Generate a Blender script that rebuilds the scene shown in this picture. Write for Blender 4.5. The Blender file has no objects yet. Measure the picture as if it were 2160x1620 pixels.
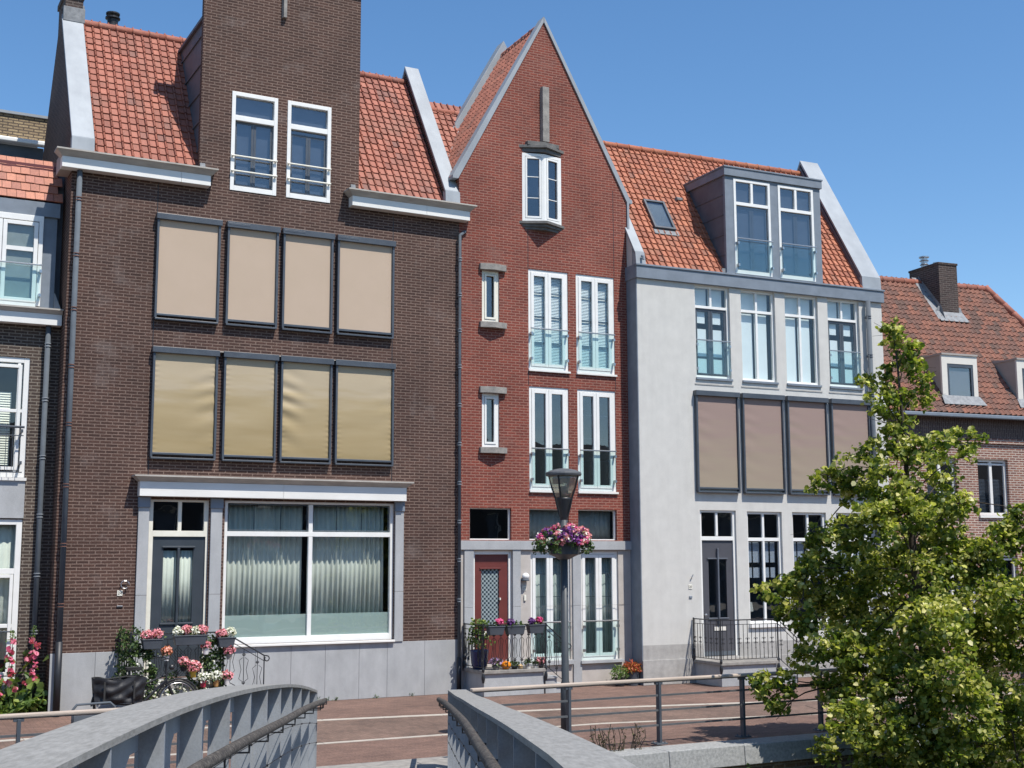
import bpy, math, random
import numpy as np
from mathutils import Vector, Matrix
from mathutils.geometry import tessellate_polygon
R = math.radians
random.seed(11)
rng = np.random.default_rng(7)
scene = bpy.context.scene
COL = scene.collection

# ------------------------------------------------------------------ camera
cam_data = bpy.data.cameras.new("camera")
cam = bpy.data.objects.new("camera", cam_data)
COL.objects.link(cam)
cam_data.sensor_width = 36.0
cam_data.lens = 36.0 * 2702.28 / 2160.0
cam_data.clip_start = 0.1
cam_data.clip_end = 3000.0
cr, cu, cf = ((0.8822020804, -0.4708590914, -0.0033474414),
              (-0.0612711689, -0.1218405239, 0.9906567168),
              (0.4668675757, 0.8737543149, 0.1363380506))
cam.matrix_world = Matrix(((cr[0], cu[0], -cf[0], 0.0),
                           (cr[1], cu[1], -cf[1], -25.1),
                           (cr[2], cu[2], -cf[2], 2.79),
                           (0, 0, 0, 1)))
scene.camera = cam

# ------------------------------------------------------------------ sky, sun, exposure
SUN_EL, SUN_AZ = R(60.5), R(159.5)          # azimuth clockwise from +Y
world = bpy.data.worlds.new("World")
scene.world = world
world.use_nodes = True
wn = world.node_tree
for n in list(wn.nodes): wn.nodes.remove(n)
sky = wn.nodes.new('ShaderNodeTexSky'); sky.sky_type = 'NISHITA'; sky.sun_disc = False
sky.sun_elevation = SUN_EL; sky.sun_rotation = SUN_AZ
sky.altitude = 0; sky.air_density = 1.0; sky.dust_density = 0.3; sky.ozone_density = 2.5
bg = wn.nodes.new('ShaderNodeBackground'); bg.inputs['Strength'].default_value = 0.128
wo = wn.nodes.new('ShaderNodeOutputWorld')
hs = wn.nodes.new('ShaderNodeHueSaturation'); hs.inputs['Saturation'].default_value = 1.2
wn.links.new(sky.outputs['Color'], hs.inputs['Color']); wn.links.new(hs.outputs['Color'], bg.inputs['Color'])
wn.links.new(bg.outputs['Background'], wo.inputs['Surface'])
sun_data = bpy.data.lights.new("sun", 'SUN'); sun_data.energy = 4.6; sun_data.angle = R(0.53)
sun_data.color = (1.0, 0.945, 0.87)
sun = bpy.data.objects.new("sun", sun_data); COL.objects.link(sun)
sd = Vector((math.sin(SUN_AZ) * math.cos(SUN_EL), math.cos(SUN_AZ) * math.cos(SUN_EL), math.sin(SUN_EL)))
sun.rotation_euler = sd.to_track_quat('Z', 'Y').to_euler()
sun.location = (0, -30, 40)
scene.view_settings.view_transform = 'Standard'
scene.view_settings.look = 'None'
scene.view_settings.gamma = 1.0
scene.view_settings.exposure = 0.38
scene.render.engine = 'CYCLES'
scene.cycles.max_bounces = 8
scene.cycles.transparent_max_bounces = 12

# ------------------------------------------------------------------ helpers
class MB:
    """collects shapes, links them as ONE mesh object"""
    def __init__(s): s.v = []; s.f = []; s.uv = None
    def add(s, vs, fs):
        o = len(s.v); s.v += [tuple(p) for p in vs]; s.f += [tuple(i + o for i in f) for f in fs]; return s
    def box(s, x0, x1, y0, y1, z0, z1):
        return s.box8([(x0, y0), (x1, y0), (x1, y1), (x0, y1)], [(x0, y0), (x1, y0), (x1, y1), (x0, y1)], z0, z1)
    def box8(s, b, t, z0, z1):
        vs = [(p[0], p[1], z0) for p in b] + [(p[0], p[1], z1) for p in t]
        return s.add(vs, [(3, 2, 1, 0), (4, 5, 6, 7), (0, 1, 5, 4), (1, 2, 6, 5), (2, 3, 7, 6), (3, 0, 4, 7)])
    def prism_y(s, pts, y0, y1):
        """polygon (x,z) list extruded from y0 to y1"""
        n = len(pts)
        vs = [(p[0], y0, p[1]) for p in pts] + [(p[0], y1, p[1]) for p in pts]
        fs = [tuple(range(n)), tuple(range(2 * n - 1, n - 1, -1))]
        fs += [(i, i + n, (i + 1) % n + n, (i + 1) % n) for i in range(n)]
        return s.add(vs, fs)
    def prism_x(s, pts, x0, x1):
        """polygon (y,z) list extruded from x0 to x1"""
        n = len(pts)
        vs = [(x0, p[0], p[1]) for p in pts] + [(x1, p[0], p[1]) for p in pts]
        fs = [tuple(range(n - 1, -1, -1)), tuple(range(n, 2 * n))]
        fs += [(i, (i + 1) % n, (i + 1) % n + n, i + n) for i in range(n)]
        return s.add(vs, fs)
    def prism_z(s, pts, z0, z1):
        n = len(pts)
        vs = [(p[0], p[1], z0) for p in pts] + [(p[0], p[1], z1) for p in pts]
        fs = [tuple(range(n - 1, -1, -1)), tuple(range(n, 2 * n))]
        fs += [(i, (i + 1) % n, (i + 1) % n + n, i + n) for i in range(n)]
        return s.add(vs, fs)
    def tube(s, pts, r, n=8, cap=True):
        pts = [Vector(p) for p in pts]; rs = r if isinstance(r, (list, tuple)) else [r] * len(pts)
        o = len(s.v); up = None
        for i, p in enumerate(pts):
            if i == 0: d = pts[1] - pts[0]
            elif i == len(pts) - 1: d = pts[-1] - pts[-2]
            else: d = (pts[i + 1] - pts[i]).normalized() + (pts[i] - pts[i - 1]).normalized()
            if d.length < 1e-9: d = Vector((0, 0, 1))
            d.normalize()
            if up is None:
                up = Vector((0, 0, 1)) if abs(d.z) < .9 else Vector((0, 1, 0))
            a = d.cross(up)
            if a.length < 1e-4: a = d.cross(Vector((1, 0, 0)))
            a.normalize(); b = d.cross(a); up = -b if True else up
            up = a.cross(d)
            for k in range(n):
                t = 2 * math.pi * (k + .5) / n
                s.v.append(tuple(p + a * (math.cos(t) * rs[i]) + b * (math.sin(t) * rs[i])))
        for i in range(len(pts) - 1):
            for k in range(n):
                k2 = (k + 1) % n
                s.f.append((o + i * n + k, o + i * n + k2, o + (i + 1) * n + k2, o + (i + 1) * n + k))
        if cap:
            s.f.append(tuple(o + k for k in range(n - 1, -1, -1)))
            e = o + (len(pts) - 1) * n; s.f.append(tuple(e + k for k in range(n)))
        return s
    def lathe(s, prof, c=(0, 0, 0), n=20, a0=0.0):
        """prof: list of (r,z)"""
        o = len(s.v); m = len(prof)
        for r, z in prof:
            for k in range(n):
                t = a0 + 2 * math.pi * k / n
                s.v.append((c[0] + r * math.cos(t), c[1] + r * math.sin(t), c[2] + z))
        for i in range(m - 1):
            for k in range(n):
                k2 = (k + 1) % n
                s.f.append((o + i * n + k, o + i * n + k2, o + (i + 1) * n + k2, o + (i + 1) * n + k))
        s.f.append(tuple(o + k for k in range(n - 1, -1, -1)))
        s.f.append(tuple(o + (m - 1) * n + k for k in range(n)))
        return s
    def ball(s, c, r, n=10, sq=(1, 1, 1)):
        prof = [(math.sin(math.pi * i / n) * r + 1e-4, -math.cos(math.pi * i / n) * r) for i in range(n + 1)]
        o = len(s.v); s.lathe(prof, (0, 0, 0), n + 2)
        for i in range(o, len(s.v)):
            p = s.v[i]; s.v[i] = (c[0] + p[0] * sq[0], c[1] + p[1] * sq[1], c[2] + p[2] * sq[2])
        return s
    def build(s, name, mat, parent=None, smooth=False, bevel=0.0, **kw):
        me = bpy.data.meshes.new(name)
        me.from_pydata(s.v, [], s.f)
        if s.uv is not None:
            ul = me.uv_layers.new(name="UVMap")
            ul.data.foreach_set('uv', np.asarray(s.uv, dtype=np.float32).ravel())
        me.materials.append(mat)
        if smooth: me.polygons.foreach_set('use_smooth', [True] * len(me.polygons))
        me.update()
        o = bpy.data.objects.new(name, me); COL.objects.link(o)
        if parent is not None: o.parent = parent
        if bevel:
            b = o.modifiers.new('bevel', 'BEVEL'); b.width = bevel; b.segments = 2; b.limit_method = 'ANGLE'; b.angle_limit = R(40)
        for k, v in kw.items(): o[k] = v
        return o

def thing(name, label, cat, loc=(0, 0, 0), rz=0.0, group=None):
    o = bpy.data.objects.new(name, None); COL.objects.link(o); o.empty_display_size = .2
    o.location = loc; o.rotation_euler = (0, 0, rz); o['label'] = label; o['category'] = cat
    if group: o['group'] = group
    return o

def tag(o, label, cat, group=None):
    o['label'] = label; o['category'] = cat
    if group: o['group'] = group
    return o

def copy_tree(root, loc, rz=None, label=None, name=None):
    r = root.copy(); COL.objects.link(r); r.location = loc
    if rz is not None: r.rotation_euler = (0, 0, rz)
    if label: r['label'] = label
    for ch in [o for o in COL.objects if o.parent is root]:
        c = ch.copy(); COL.objects.link(c); c.parent = r
        for g in [o for o in COL.objects if o.parent is ch]:
            d = g.copy(); COL.objects.link(d); d.parent = c
    return r

# ------------------------------------------------------------------ materials
def newmat(name):
    m = bpy.data.materials.new(name); m.use_nodes = True
    nt = m.node_tree
    for n in list(nt.nodes): nt.nodes.remove(n)
    out = nt.nodes.new('ShaderNodeOutputMaterial')
    return m, nt, out
def N(nt, t, **kw):
    n = nt.nodes.new(t)
    for k, v in kw.items():
        if k.startswith('i_'):
            n.inputs[k[2:].replace('_', ' ')].default_value = v
        else: setattr(n, k, v)
    return n
def rgb(c): return (c[0], c[1], c[2], 1.0)
def ramp(nt, fac, stops):
    r = nt.nodes.new('ShaderNodeValToRGB')
    while len(r.color_ramp.elements) < len(stops): r.color_ramp.elements.new(.5)
    for e, (p, c) in zip(r.color_ramp.elements, stops): e.position = p; e.color = rgb(c)
    nt.links.new(fac, r.inputs['Fac']); return r
def mixc(nt, fac, a, b, mode='MIX'):
    m = nt.nodes.new('ShaderNodeMix'); m.data_type = 'RGBA'; m.blend_type = mode
    for sock, val in ((m.inputs[0], fac), (m.inputs[6], a), (m.inputs[7], b)):
        if hasattr(val, 'links') or isinstance(val, bpy.types.NodeSocket): nt.links.new(val, sock)
        elif isinstance(val, (int, float)): sock.default_value = val
        else: sock.default_value = rgb(val)
    return m.outputs[2]

def paint(name, c, c2=None, rough=.5, scale=3.0, detail=6.0, bump=0.0, bscale=60.0, metal=0.0, stretch=(1, 1, 1), spec=.5, lo=.35, hi=.7, streak=0.0):
    """plain surface with weathering noise between two colours"""
    m, nt, out = newmat(name)
    b = N(nt, 'ShaderNodeBsdfPrincipled'); b.inputs['Roughness'].default_value = rough
    b.inputs['Metallic'].default_value = metal; b.inputs['Specular IOR Level'].default_value = spec
    tc = N(nt, 'ShaderNodeTexCoord'); mp = N(nt, 'ShaderNodeMapping'); mp.inputs['Scale'].default_value = stretch
    nt.links.new(tc.outputs['Object'], mp.inputs['Vector'])
    c2 = c2 or tuple(x * .82 for x in c)
    no = N(nt, 'ShaderNodeTexNoise'); no.inputs['Scale'].default_value = scale; no.inputs['Detail'].default_value = detail
    no.inputs['Roughness'].default_value = .6
    nt.links.new(mp.outputs['Vector'], no.inputs['Vector'])
    r = ramp(nt, no.outputs['Fac'], [(lo, c2), (hi, c)])
    colr = r.outputs['Color']
    if streak:      # rain streaks running down the face
        ms = N(nt, 'ShaderNodeMapping'); ms.inputs['Scale'].default_value = (3.2, 3.2, .3); nt.links.new(tc.outputs['Object'], ms.inputs['Vector'])
        ns = N(nt, 'ShaderNodeTexNoise'); ns.inputs['Scale'].default_value = 1.6; ns.inputs['Detail'].default_value = 8; ns.inputs['Roughness'].default_value = .65
        nt.links.new(ms.outputs['Vector'], ns.inputs['Vector'])
        rs = ramp(nt, ns.outputs['Fac'], [(.3, (1 - streak,) * 3), (.55, (1, 1, 1))])
        ng = N(nt, 'ShaderNodeTexNoise'); ng.inputs['Scale'].default_value = 85; ng.inputs['Detail'].default_value = 3; nt.links.new(tc.outputs['Object'], ng.inputs['Vector'])
        rg_ = ramp(nt, ng.outputs['Fac'], [(.35, (.9, .9, .9)), (.65, (1.05, 1.05, 1.05))])
        colr = mixc(nt, 1.0, mixc(nt, 1.0, colr, rs.outputs['Color'], 'MULTIPLY'), rg_.outputs['Color'], 'MULTIPLY')
    nt.links.new(colr, b.inputs['Base Color'])
    if bump:
        n2 = N(nt, 'ShaderNodeTexNoise'); n2.inputs['Scale'].default_value = bscale; n2.inputs['Detail'].default_value = 4
        nt.links.new(tc.outputs['Object'], n2.inputs['Vector'])
        bp = N(nt, 'ShaderNodeBump'); bp.inputs['Strength'].default_value = bump; bp.inputs['Distance'].default_value = .01
        nt.links.new(n2.outputs['Fac'], bp.inputs['Height']); nt.links.new(bp.outputs['Normal'], b.inputs['Normal'])
    nt.links.new(b.outputs['BSDF'], out.inputs['Surface'])
    return m

def brick(name, c1, c2, mortar, w=.221, h=.0612, ms=.0105, horizontal=False, blotch=None, rough=.85, rotated=0.0, offset=.5, vertical=False, mix2=.35):
    m, nt, out = newmat(name)
    b = N(nt, 'ShaderNodeBsdfPrincipled'); b.inputs['Roughness'].default_value = rough; b.inputs['Specular IOR Level'].default_value = .25
    tc = N(nt, 'ShaderNodeTexCoord')
    sx = N(nt, 'ShaderNodeSeparateXYZ'); nt.links.new(tc.outputs['Object'], sx.inputs['Vector'])
    cb = N(nt, 'ShaderNodeCombineXYZ')
    if horizontal:
        mp = N(nt, 'ShaderNodeMapping'); mp.inputs['Rotation'].default_value = (0, 0, rotated)
        nt.links.new(tc.outputs['Object'], mp.inputs['Vector']); vec = mp.outputs['Vector']
    else:
        ge = N(nt, 'ShaderNodeNewGeometry')
        vt = N(nt, 'ShaderNodeVectorTransform'); vt.vector_type = 'NORMAL'; vt.convert_from = 'WORLD'; vt.convert_to = 'OBJECT'
        nt.links.new(ge.outputs['True Normal'], vt.inputs['Vector'])
        sn = N(nt, 'ShaderNodeSeparateXYZ'); nt.links.new(vt.outputs['Vector'], sn.inputs['Vector'])
        ab = N(nt, 'ShaderNodeMath', operation='ABSOLUTE'); nt.links.new(sn.outputs['X'], ab.inputs[0])
        gt = N(nt, 'ShaderNodeMath', operation='GREATER_THAN'); nt.links.new(ab.outputs[0], gt.inputs[0]); gt.inputs[1].default_value = .7
        mx = N(nt, 'ShaderNodeMix'); mx.data_type = 'FLOAT'
        nt.links.new(gt.outputs[0], mx.inputs[0]); nt.links.new(sx.outputs['X'], mx.inputs[2]); nt.links.new(sx.outputs['Y'], mx.inputs[3])
        if vertical:
            nt.links.new(sx.outputs['Z'], cb.inputs['X']); nt.links.new(mx.outputs[0], cb.inputs['Y'])
        else:
            nt.links.new(mx.outputs[0], cb.inputs['X']); nt.links.new(sx.outputs['Z'], cb.inputs['Y'])
        vec = cb.outputs['Vector']
    # slight waviness so the courses are laid by hand
    nw = N(nt, 'ShaderNodeTexNoise'); nw.inputs['Scale'].default_value = 3.5; nw.inputs['Detail'].default_value = 3
    nt.links.new(tc.outputs['Object'], nw.inputs['Vector'])
    va = N(nt, 'ShaderNodeVectorMath', operation='SCALE'); va.inputs['Scale'].default_value = .008
    nt.links.new(nw.outputs['Color'], va.inputs[0])
    vb = N(nt, 'ShaderNodeVectorMath', operation='ADD'); nt.links.new(vec, vb.inputs[0]); nt.links.new(va.outputs[0], vb.inputs[1])
    bt = N(nt, 'ShaderNodeTexBrick'); bt.offset = offset; bt.squash = 1.0
    bt.inputs['Scale'].default_value = 1.0; bt.inputs['Brick Width'].default_value = w; bt.inputs['Row Height'].default_value = h
    bt.inputs['Mortar Size'].default_value = ms; bt.inputs['Mortar Smooth'].default_value = .15; bt.inputs['Bias'].default_value = -.1
    bt.inputs['Color1'].default_value = rgb(c1); bt.inputs['Color2'].default_value = rgb(c2); bt.inputs['Mortar'].default_value = rgb(mortar)
    nt.links.new(vb.outputs[0], bt.inputs['Vector'])
    n1 = N(nt, 'ShaderNodeTexNoise'); n1.inputs['Scale'].default_value = .7; n1.inputs['Detail'].default_value = 7; n1.inputs['Roughness'].default_value = .65
    nt.links.new(tc.outputs['Object'], n1.inputs['Vector'])
    r1 = ramp(nt, n1.outputs['Fac'], [(.28, (.68, .68, .68)), (.72, (1.2, 1.17, 1.13))])
    col = mixc(nt, 1.0, bt.outputs['Color'], r1.outputs['Color'], 'MULTIPLY')
    n3 = N(nt, 'ShaderNodeTexNoise'); n3.inputs['Scale'].default_value = 38; n3.inputs['Detail'].default_value = 4
    nt.links.new(tc.outputs['Object'], n3.inputs['Vector'])
    r3 = ramp(nt, n3.outputs['Fac'], [(.3, (1 - mix2,) * 3), (.7, (1 + mix2 * .6,) * 3)])
    col = mixc(nt, 1.0, col, r3.outputs['Color'], 'MULTIPLY')
    if blotch:
        n2 = N(nt, 'ShaderNodeTexNoise'); n2.inputs['Scale'].default_value = 1.3; n2.inputs['Detail'].default_value = 8; n2.inputs['Roughness'].default_value = .7
        mp2 = N(nt, 'ShaderNodeMapping'); mp2.inputs['Location'].default_value = (5, 3, 9); nt.links.new(tc.outputs['Object'], mp2.inputs['Vector'])
        nt.links.new(mp2.outputs['Vector'], n2.inputs['Vector'])
        rb = ramp(nt, n2.outputs['Fac'], [(.56, (0, 0, 0)), (.74, (.55, .55, .55))])
        col = mixc(nt, rb.outputs['Color'], col, blotch)
    nt.links.new(col, b.inputs['Base Color'])
    bp = N(nt, 'ShaderNodeBump'); bp.inputs['Strength'].default_value = .55; bp.inputs['Distance'].default_value = .008; bp.invert = True
    nt.links.new(bt.outputs['Fac'], bp.inputs['Height'])
    nt.links.new(bp.outputs['Normal'], b.inputs['Normal'])
    nt.links.new(b.outputs['BSDF'], out.inputs['Surface'])
    return m

def tilemat(name, stops, rough=.7, grime=(.2, .12, .09), gs=1.2):
    """roof tile colours: every tile has its own colour (white noise on a per-tile UV)"""
    m, nt, out = newmat(name)
    b = N(nt, 'ShaderNodeBsdfPrincipled'); b.inputs['Roughness'].default_value = rough; b.inputs['Specular IOR Level'].default_value = .35
    uv = N(nt, 'ShaderNodeUVMap'); uv.uv_map = 'UVMap'
    w = N(nt, 'ShaderNodeTexWhiteNoise'); w.noise_dimensions = '2D'; nt.links.new(uv.outputs['UV'], w.inputs['Vector'])
    r = ramp(nt, w.outputs['Value'], stops); 
    tc = N(nt, 'ShaderNodeTexCoord')
    n = N(nt, 'ShaderNodeTexNoise'); n.inputs['Scale'].default_value = gs; n.inputs['Detail'].default_value = 8; n.inputs['Roughness'].default_value = .7
    nt.links.new(tc.outputs['Object'], n.inputs['Vector'])
    rr = ramp(nt, n.outputs['Fac'], [(.5, (0, 0, 0)), (.78, (.6, .6, .6))])
    col = mixc(nt, rr.outputs['Color'], r.outputs['Color'], grime)
    n2 = N(nt, 'ShaderNodeTexNoise'); n2.inputs['Scale'].default_value = 30; n2.inputs['Detail'].default_value = 4
    nt.links.new(tc.outputs['Object'], n2.inputs['Vector'])
    r2 = ramp(nt, n2.outputs['Fac'], [(.3, (.8, .8, .8)), (.7, (1.12, 1.12, 1.12))])
    col = mixc(nt, 1.0, col, r2.outputs['Color'], 'MULTIPLY')
    nt.links.new(col, b.inputs['Base Color'])
    nt.links.new(b.outputs['BSDF'], out.inputs['Surface'])
    return m

def leafmat(name, stops, trans=.35, rough=.5, direct=False):
    m, nt, out = newmat(name)
    uv = N(nt, 'ShaderNodeUVMap'); uv.uv_map = 'UVMap'
    w = N(nt, 'ShaderNodeTexWhiteNoise'); w.noise_dimensions = '2D'; nt.links.new(uv.outputs['UV'], w.inputs['Vector'])
    sxy = N(nt, 'ShaderNodeSeparateXYZ'); nt.links.new(uv.outputs['UV'], sxy.inputs[0])
    r = ramp(nt, sxy.outputs['X'] if direct else w.outputs['Value'], stops)
    b = N(nt, 'ShaderNodeBsdfPrincipled'); b.inputs['Roughness'].default_value = rough; b.inputs['Specular IOR Level'].default_value = .4
    nt.links.new(r.outputs['Color'], b.inputs['Base Color'])
    t = N(nt, 'ShaderNodeBsdfTranslucent')
    col = mixc(nt, 1.0, r.outputs['Color'], (1.1, 1.25, .6), 'MULTIPLY'); nt.links.new(col, t.inputs['Color'])
    mx = N(nt, 'ShaderNodeMixShader'); mx.inputs[0].default_value = trans
    nt.links.new(b.outputs['BSDF'], mx.inputs[1]); nt.links.new(t.outputs['BSDF'], mx.inputs[2])
    nt.links.new(mx.outputs['Shader'], out.inputs['Surface'])
    return m

def glassmat(name, tint=(.75, .82, .82), refl=.12, rough=0.01, wav=.0):
    m, nt, out = newmat(name)
    t = N(nt, 'ShaderNodeBsdfTransparent'); t.inputs['Color'].default_value = rgb(tint)
    g = N(nt, 'ShaderNodeBsdfGlossy'); g.inputs['Roughness'].default_value = rough; g.inputs['Color'].default_value = (1, 1, 1, 1)
    lw0 = N(nt, 'ShaderNodeFresnel'); lw0.inputs['IOR'].default_value = 1.5
    ge = N(nt, 'ShaderNodeNewGeometry'); iv = N(nt, 'ShaderNodeMath', operation='SUBTRACT'); iv.inputs[0].default_value = 1.0; nt.links.new(ge.outputs['Backfacing'], iv.inputs[1])
    lw = N(nt, 'ShaderNodeMath', operation='MULTIPLY'); nt.links.new(lw0.outputs[0], lw.inputs[0]); nt.links.new(iv.outputs[0], lw.inputs[1])
    ad = N(nt, 'ShaderNodeMath', operation='ADD'); nt.links.new(lw.outputs[0], ad.inputs[0]); ad.inputs[1].default_value = refl; ad.use_clamp = True
    if wav:
        tc = N(nt, 'ShaderNodeTexCoord'); n = N(nt, 'ShaderNodeTexNoise'); n.inputs['Scale'].default_value = 1.5
        nt.links.new(tc.outputs['Object'], n.inputs['Vector'])
        bp = N(nt, 'ShaderNodeBump'); bp.inputs['Strength'].default_value = wav; bp.inputs['Distance'].default_value = .02
        nt.links.new(n.outputs['Fac'], bp.inputs['Height']); nt.links.new(bp.outputs['Normal'], g.inputs['Normal'])
    mx = N(nt, 'ShaderNodeMixShader'); nt.links.new(ad.outputs[0], mx.inputs[0])
    nt.links.new(t.outputs['BSDF'], mx.inputs[1]); nt.links.new(g.outputs['BSDF'], mx.inputs[2])
    nt.links.new(mx.outputs['Shader'], out.inputs['Surface'])
    return m

m_brown = brick('brown_brick', (.09, .049, .039), (.056, .032, .027), (.2, .142, .118), blotch=(.2, .165, .15))
m_red = brick('red_brick', (.235, .058, .04), (.155, .044, .035), (.31, .16, .125), w=.2, h=.0612, blotch=(.2, .11, .09))
m_dark_brick = brick('dark_brick', (.085, .062, .05), (.055, .042, .038), (.22, .19, .16))
m_orange_brick = brick('orange_brick', (.3, .14, .10), (.17, .075, .065), (.5, .42, .36), w=.215, h=.064, ms=.014)
m_soldier = brick('soldier_brick', (.115, .08, .072), (.08, .055, .052), (.19, .155, .14), w=.22, h=.062, vertical=True)
m_beige_brick = brick('beige_brick', (.4, .31, .19), (.29, .22, .14), (.12, .095, .075), w=.22, h=.066, ms=.014)
m_quay_brick = brick('quay_brick', (.2, .13, .075), (.1, .07, .055), (.26, .22, .17), w=.22, h=.075, ms=.014, blotch=(.05, .05, .03))
m_chim_brick = brick('chimney_brick', (.085, .06, .055), (.05, .038, .036), (.14, .12, .11))
m_pave = brick('clinker_paving', (.215, .135, .11), (.148, .096, .082), (.13, .09, .07), w=.2, h=.085, ms=.007, horizontal=True, rotated=R(2), mix2=.3)
m_pave2 = brick('clinker_paving_grey', (.2, .135, .11), (.14, .098, .082), (.14, .105, .085), w=.2, h=.085, ms=.007, horizontal=True, rotated=R(91), mix2=.3)
m_strip = paint('light_paving_stone', (.48, .44, .38), (.35, .32, .275), .8, 4, bump=.2)
m_stucco = paint('stucco', (.61, .6, .56), (.55, .54, .505), .9, 3.5, 12, streak=.06, bump=.5, bscale=70)
m_stucco2 = paint('stucco_plinth', (.44, .425, .4), (.34, .33, .31), .9, 6, 9, streak=.15, bump=.3, bscale=90)
m_bluestone = paint('bluestone', (.43, .44, .445), (.34, .35, .355), .65, 2.6, 10, streak=.07, bump=.12, bscale=40, stretch=(1, 1, .6))
m_render = paint('render_grey', (.5, .46, .42), (.42, .385, .35), .85, 3, 9, bump=.4, bscale=90)
m_concrete = paint('weathered_concrete', (.33, .31, .28), (.2, .19, .175), .85, 7, 9, bump=.4, bscale=50)
m_zinc = paint('zinc', (.33, .36, .385), (.25, .275, .3), .6, 2.2, 9, metal=.05, stretch=(1, 1, .5))
m_zinc_dark = paint('dark_zinc', (.12, .135, .16), (.085, .097, .12), .6, 3, 8, metal=.0)
m_zinc_mid = paint('grey_zinc', (.2, .235, .28), (.155, .185, .22), .6, 3.5, 9, metal=.0)
m_lead = paint('lead_flashing', (.28, .29, .3), (.17, .18, .19), .8, 9, 8, bump=.4, bscale=25)
m_white = paint('white_paint', (.8, .8, .77), (.74, .74, .71), .4, 4, 6)
m_cream = paint('cream_paint', (.78, .76, .66), (.7, .68, .58), .45, 4, 6)
m_fascia = paint('fascia_board', (.8, .79, .75), (.7, .69, .65), .45, 2.5, 8, stretch=(.4, 1, 1))
m_crown = paint('weathered_cornice', (.48, .45, .40), (.34, .315, .28), .7, 5, 9, stretch=(.5, 1, 2))
m_anthra = paint('anthracite_frame', (.075, .088, .105), (.055, .065, .08), .4, 4)
m_rail = paint('railing_paint', (.11, .115, .12), (.075, .08, .085), .5, 6)
m_pipe = paint('grey_downpipe', (.1, .12, .14), (.075, .09, .107), .85, 4, 8)
m_castiron = paint('black_pipe', (.02, .022, .027), (.014, .015, .018), .5, 4)
m_rust = paint('rusty_clamp', (.22, .1, .07), (.14, .07, .05), .8, 30)
m_fab_up = paint('beige_screen_cloth', (.49, .385, .295), (.47, .37, .28), .95, 1.2, 3, spec=.1)
m_fab_mauve0 = paint('brown_screen_cloth', (.285, .21, .17), (.255, .185, .145), .85, .8, 3, spec=.2, stretch=(.3, 1, 1))
m_doorgrey = paint('slate_door_paint', (.05, .06, .072), (.04, .05, .06), .35, 3)
m_doorgrey2 = paint('grey_door_paint', (.085, .085, .095), (.07, .07, .08), .4, 3)
m_doorred = paint('oxblood_door_paint', (.16, .042, .036), (.13, .035, .03), .35, 3)
m_black = paint('black_iron', (.022, .024, .028), (.015, .016, .02), .45, 8)
m_blackplastic = paint('black_cloth', (.012, .013, .016), (.008, .008, .011), .6, 10, bump=.3, bscale=30)
m_rubber = paint('rubber', (.02, .02, .02), (.03, .03, .03), .8, 10)
m_steel = paint('steel', (.5, .5, .5), (.42, .42, .42), .3, 8, metal=.9)
m_bridge = paint('bridge_paint', (.34, .365, .39), (.28, .30, .32), .55, 4, 12, streak=.14, bump=.08, bscale=20)
m_bridgetop = paint('worn_bridge_flange', (.29, .285, .268), (.19, .187, .172), .75, 26, 15, bump=.35, bscale=60, stretch=(1.5, .35, 1), lo=.3, hi=.66)
m_oldrail = paint('corroded_handrail', (.15, .135, .115), (.035, .03, .027), .85, 30, 10, bump=.9, bscale=60, lo=.45, hi=.68)
m_wood = paint('pale_wood_handrail', (.55, .46, .38), (.34, .28, .23), .8, 5, 9, stretch=(.35, 4, 14), bump=.25)
m_curtain = paint('curtain', (.66, .67, .6), (.55, .56, .5), .95, 2, 3)
m_concrete_dark = paint('dark_concrete', (.17, .165, .155), (.1, .1, .097), .85, 8, 9, bump=.4, bscale=50)
m_curtain_g = paint('grey_net_curtain', (.3, .33, .32), (.22, .245, .24), .95, 2, 3)
m_blind = paint('white_blind', (.78, .82, .84), (.74, .78, .8), .8, 1.5, 2)
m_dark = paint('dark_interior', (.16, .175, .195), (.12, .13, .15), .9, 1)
m_ivory = paint('ivory_panel', (.7, .67, .6), (.64, .61, .55), .7, 3, 6)
m_taupe = paint('taupe_panel', (.38, .345, .31), (.34, .31, .28), .7, 3, 6)
m_bark = paint('bark', (.075, .058, .042), (.035, .028, .022), .95, 14, 9, bump=.9, bscale=30, stretch=(1, 1, .3))
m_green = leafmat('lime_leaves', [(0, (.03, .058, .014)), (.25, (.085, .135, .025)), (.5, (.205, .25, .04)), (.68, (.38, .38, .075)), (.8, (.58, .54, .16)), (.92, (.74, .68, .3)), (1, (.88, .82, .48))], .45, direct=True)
m_ivy = leafmat('ivy_leaves', [(0, (.03, .06, .02)), (.6, (.065, .115, .035)), (1, (.16, .22, .07))], .25)
m_holly = leafmat('hollyhock_leaves', [(0, (.06, .11, .03)), (.6, (.12, .2, .05)), (.9, (.25, .33, .08)), (1, (.4, .42, .1))], .35)
m_pink = leafmat('pink_petals', [(0, (.68, .2, .27)), (.6, (.82, .34, .4)), (1, (.88, .56, .58))], .3)
m_hotpink = leafmat('magenta_petals', [(0, (.55, .03, .2)), (.6, (.75, .08, .28)), (1, (.8, .25, .4))], .3)
m_salmon = leafmat('salmon_petals', [(0, (.7, .2, .13)), (.6, (.78, .36, .26)), (1, (.8, .5, .4))], .3)
m_whitep = leafmat('white_petals', [(0, (.75, .74, .66)), (1, (.88, .87, .82))], .25)
m_purple = leafmat('purple_petals', [(0, (.12, .035, .18)), (.5, (.22, .06, .3)), (1, (.36, .12, .42))], .3)
m_glass = glassmat('window_glass', (.94, .965, .96), .02, wav=.15)
m_glass_dark = glassmat('dark_window_glass', (.78, .81, .84), .07, wav=.15)
m_balu = glassmat('greenish_safety_glass', (.9, .97, .965), .015)
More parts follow.
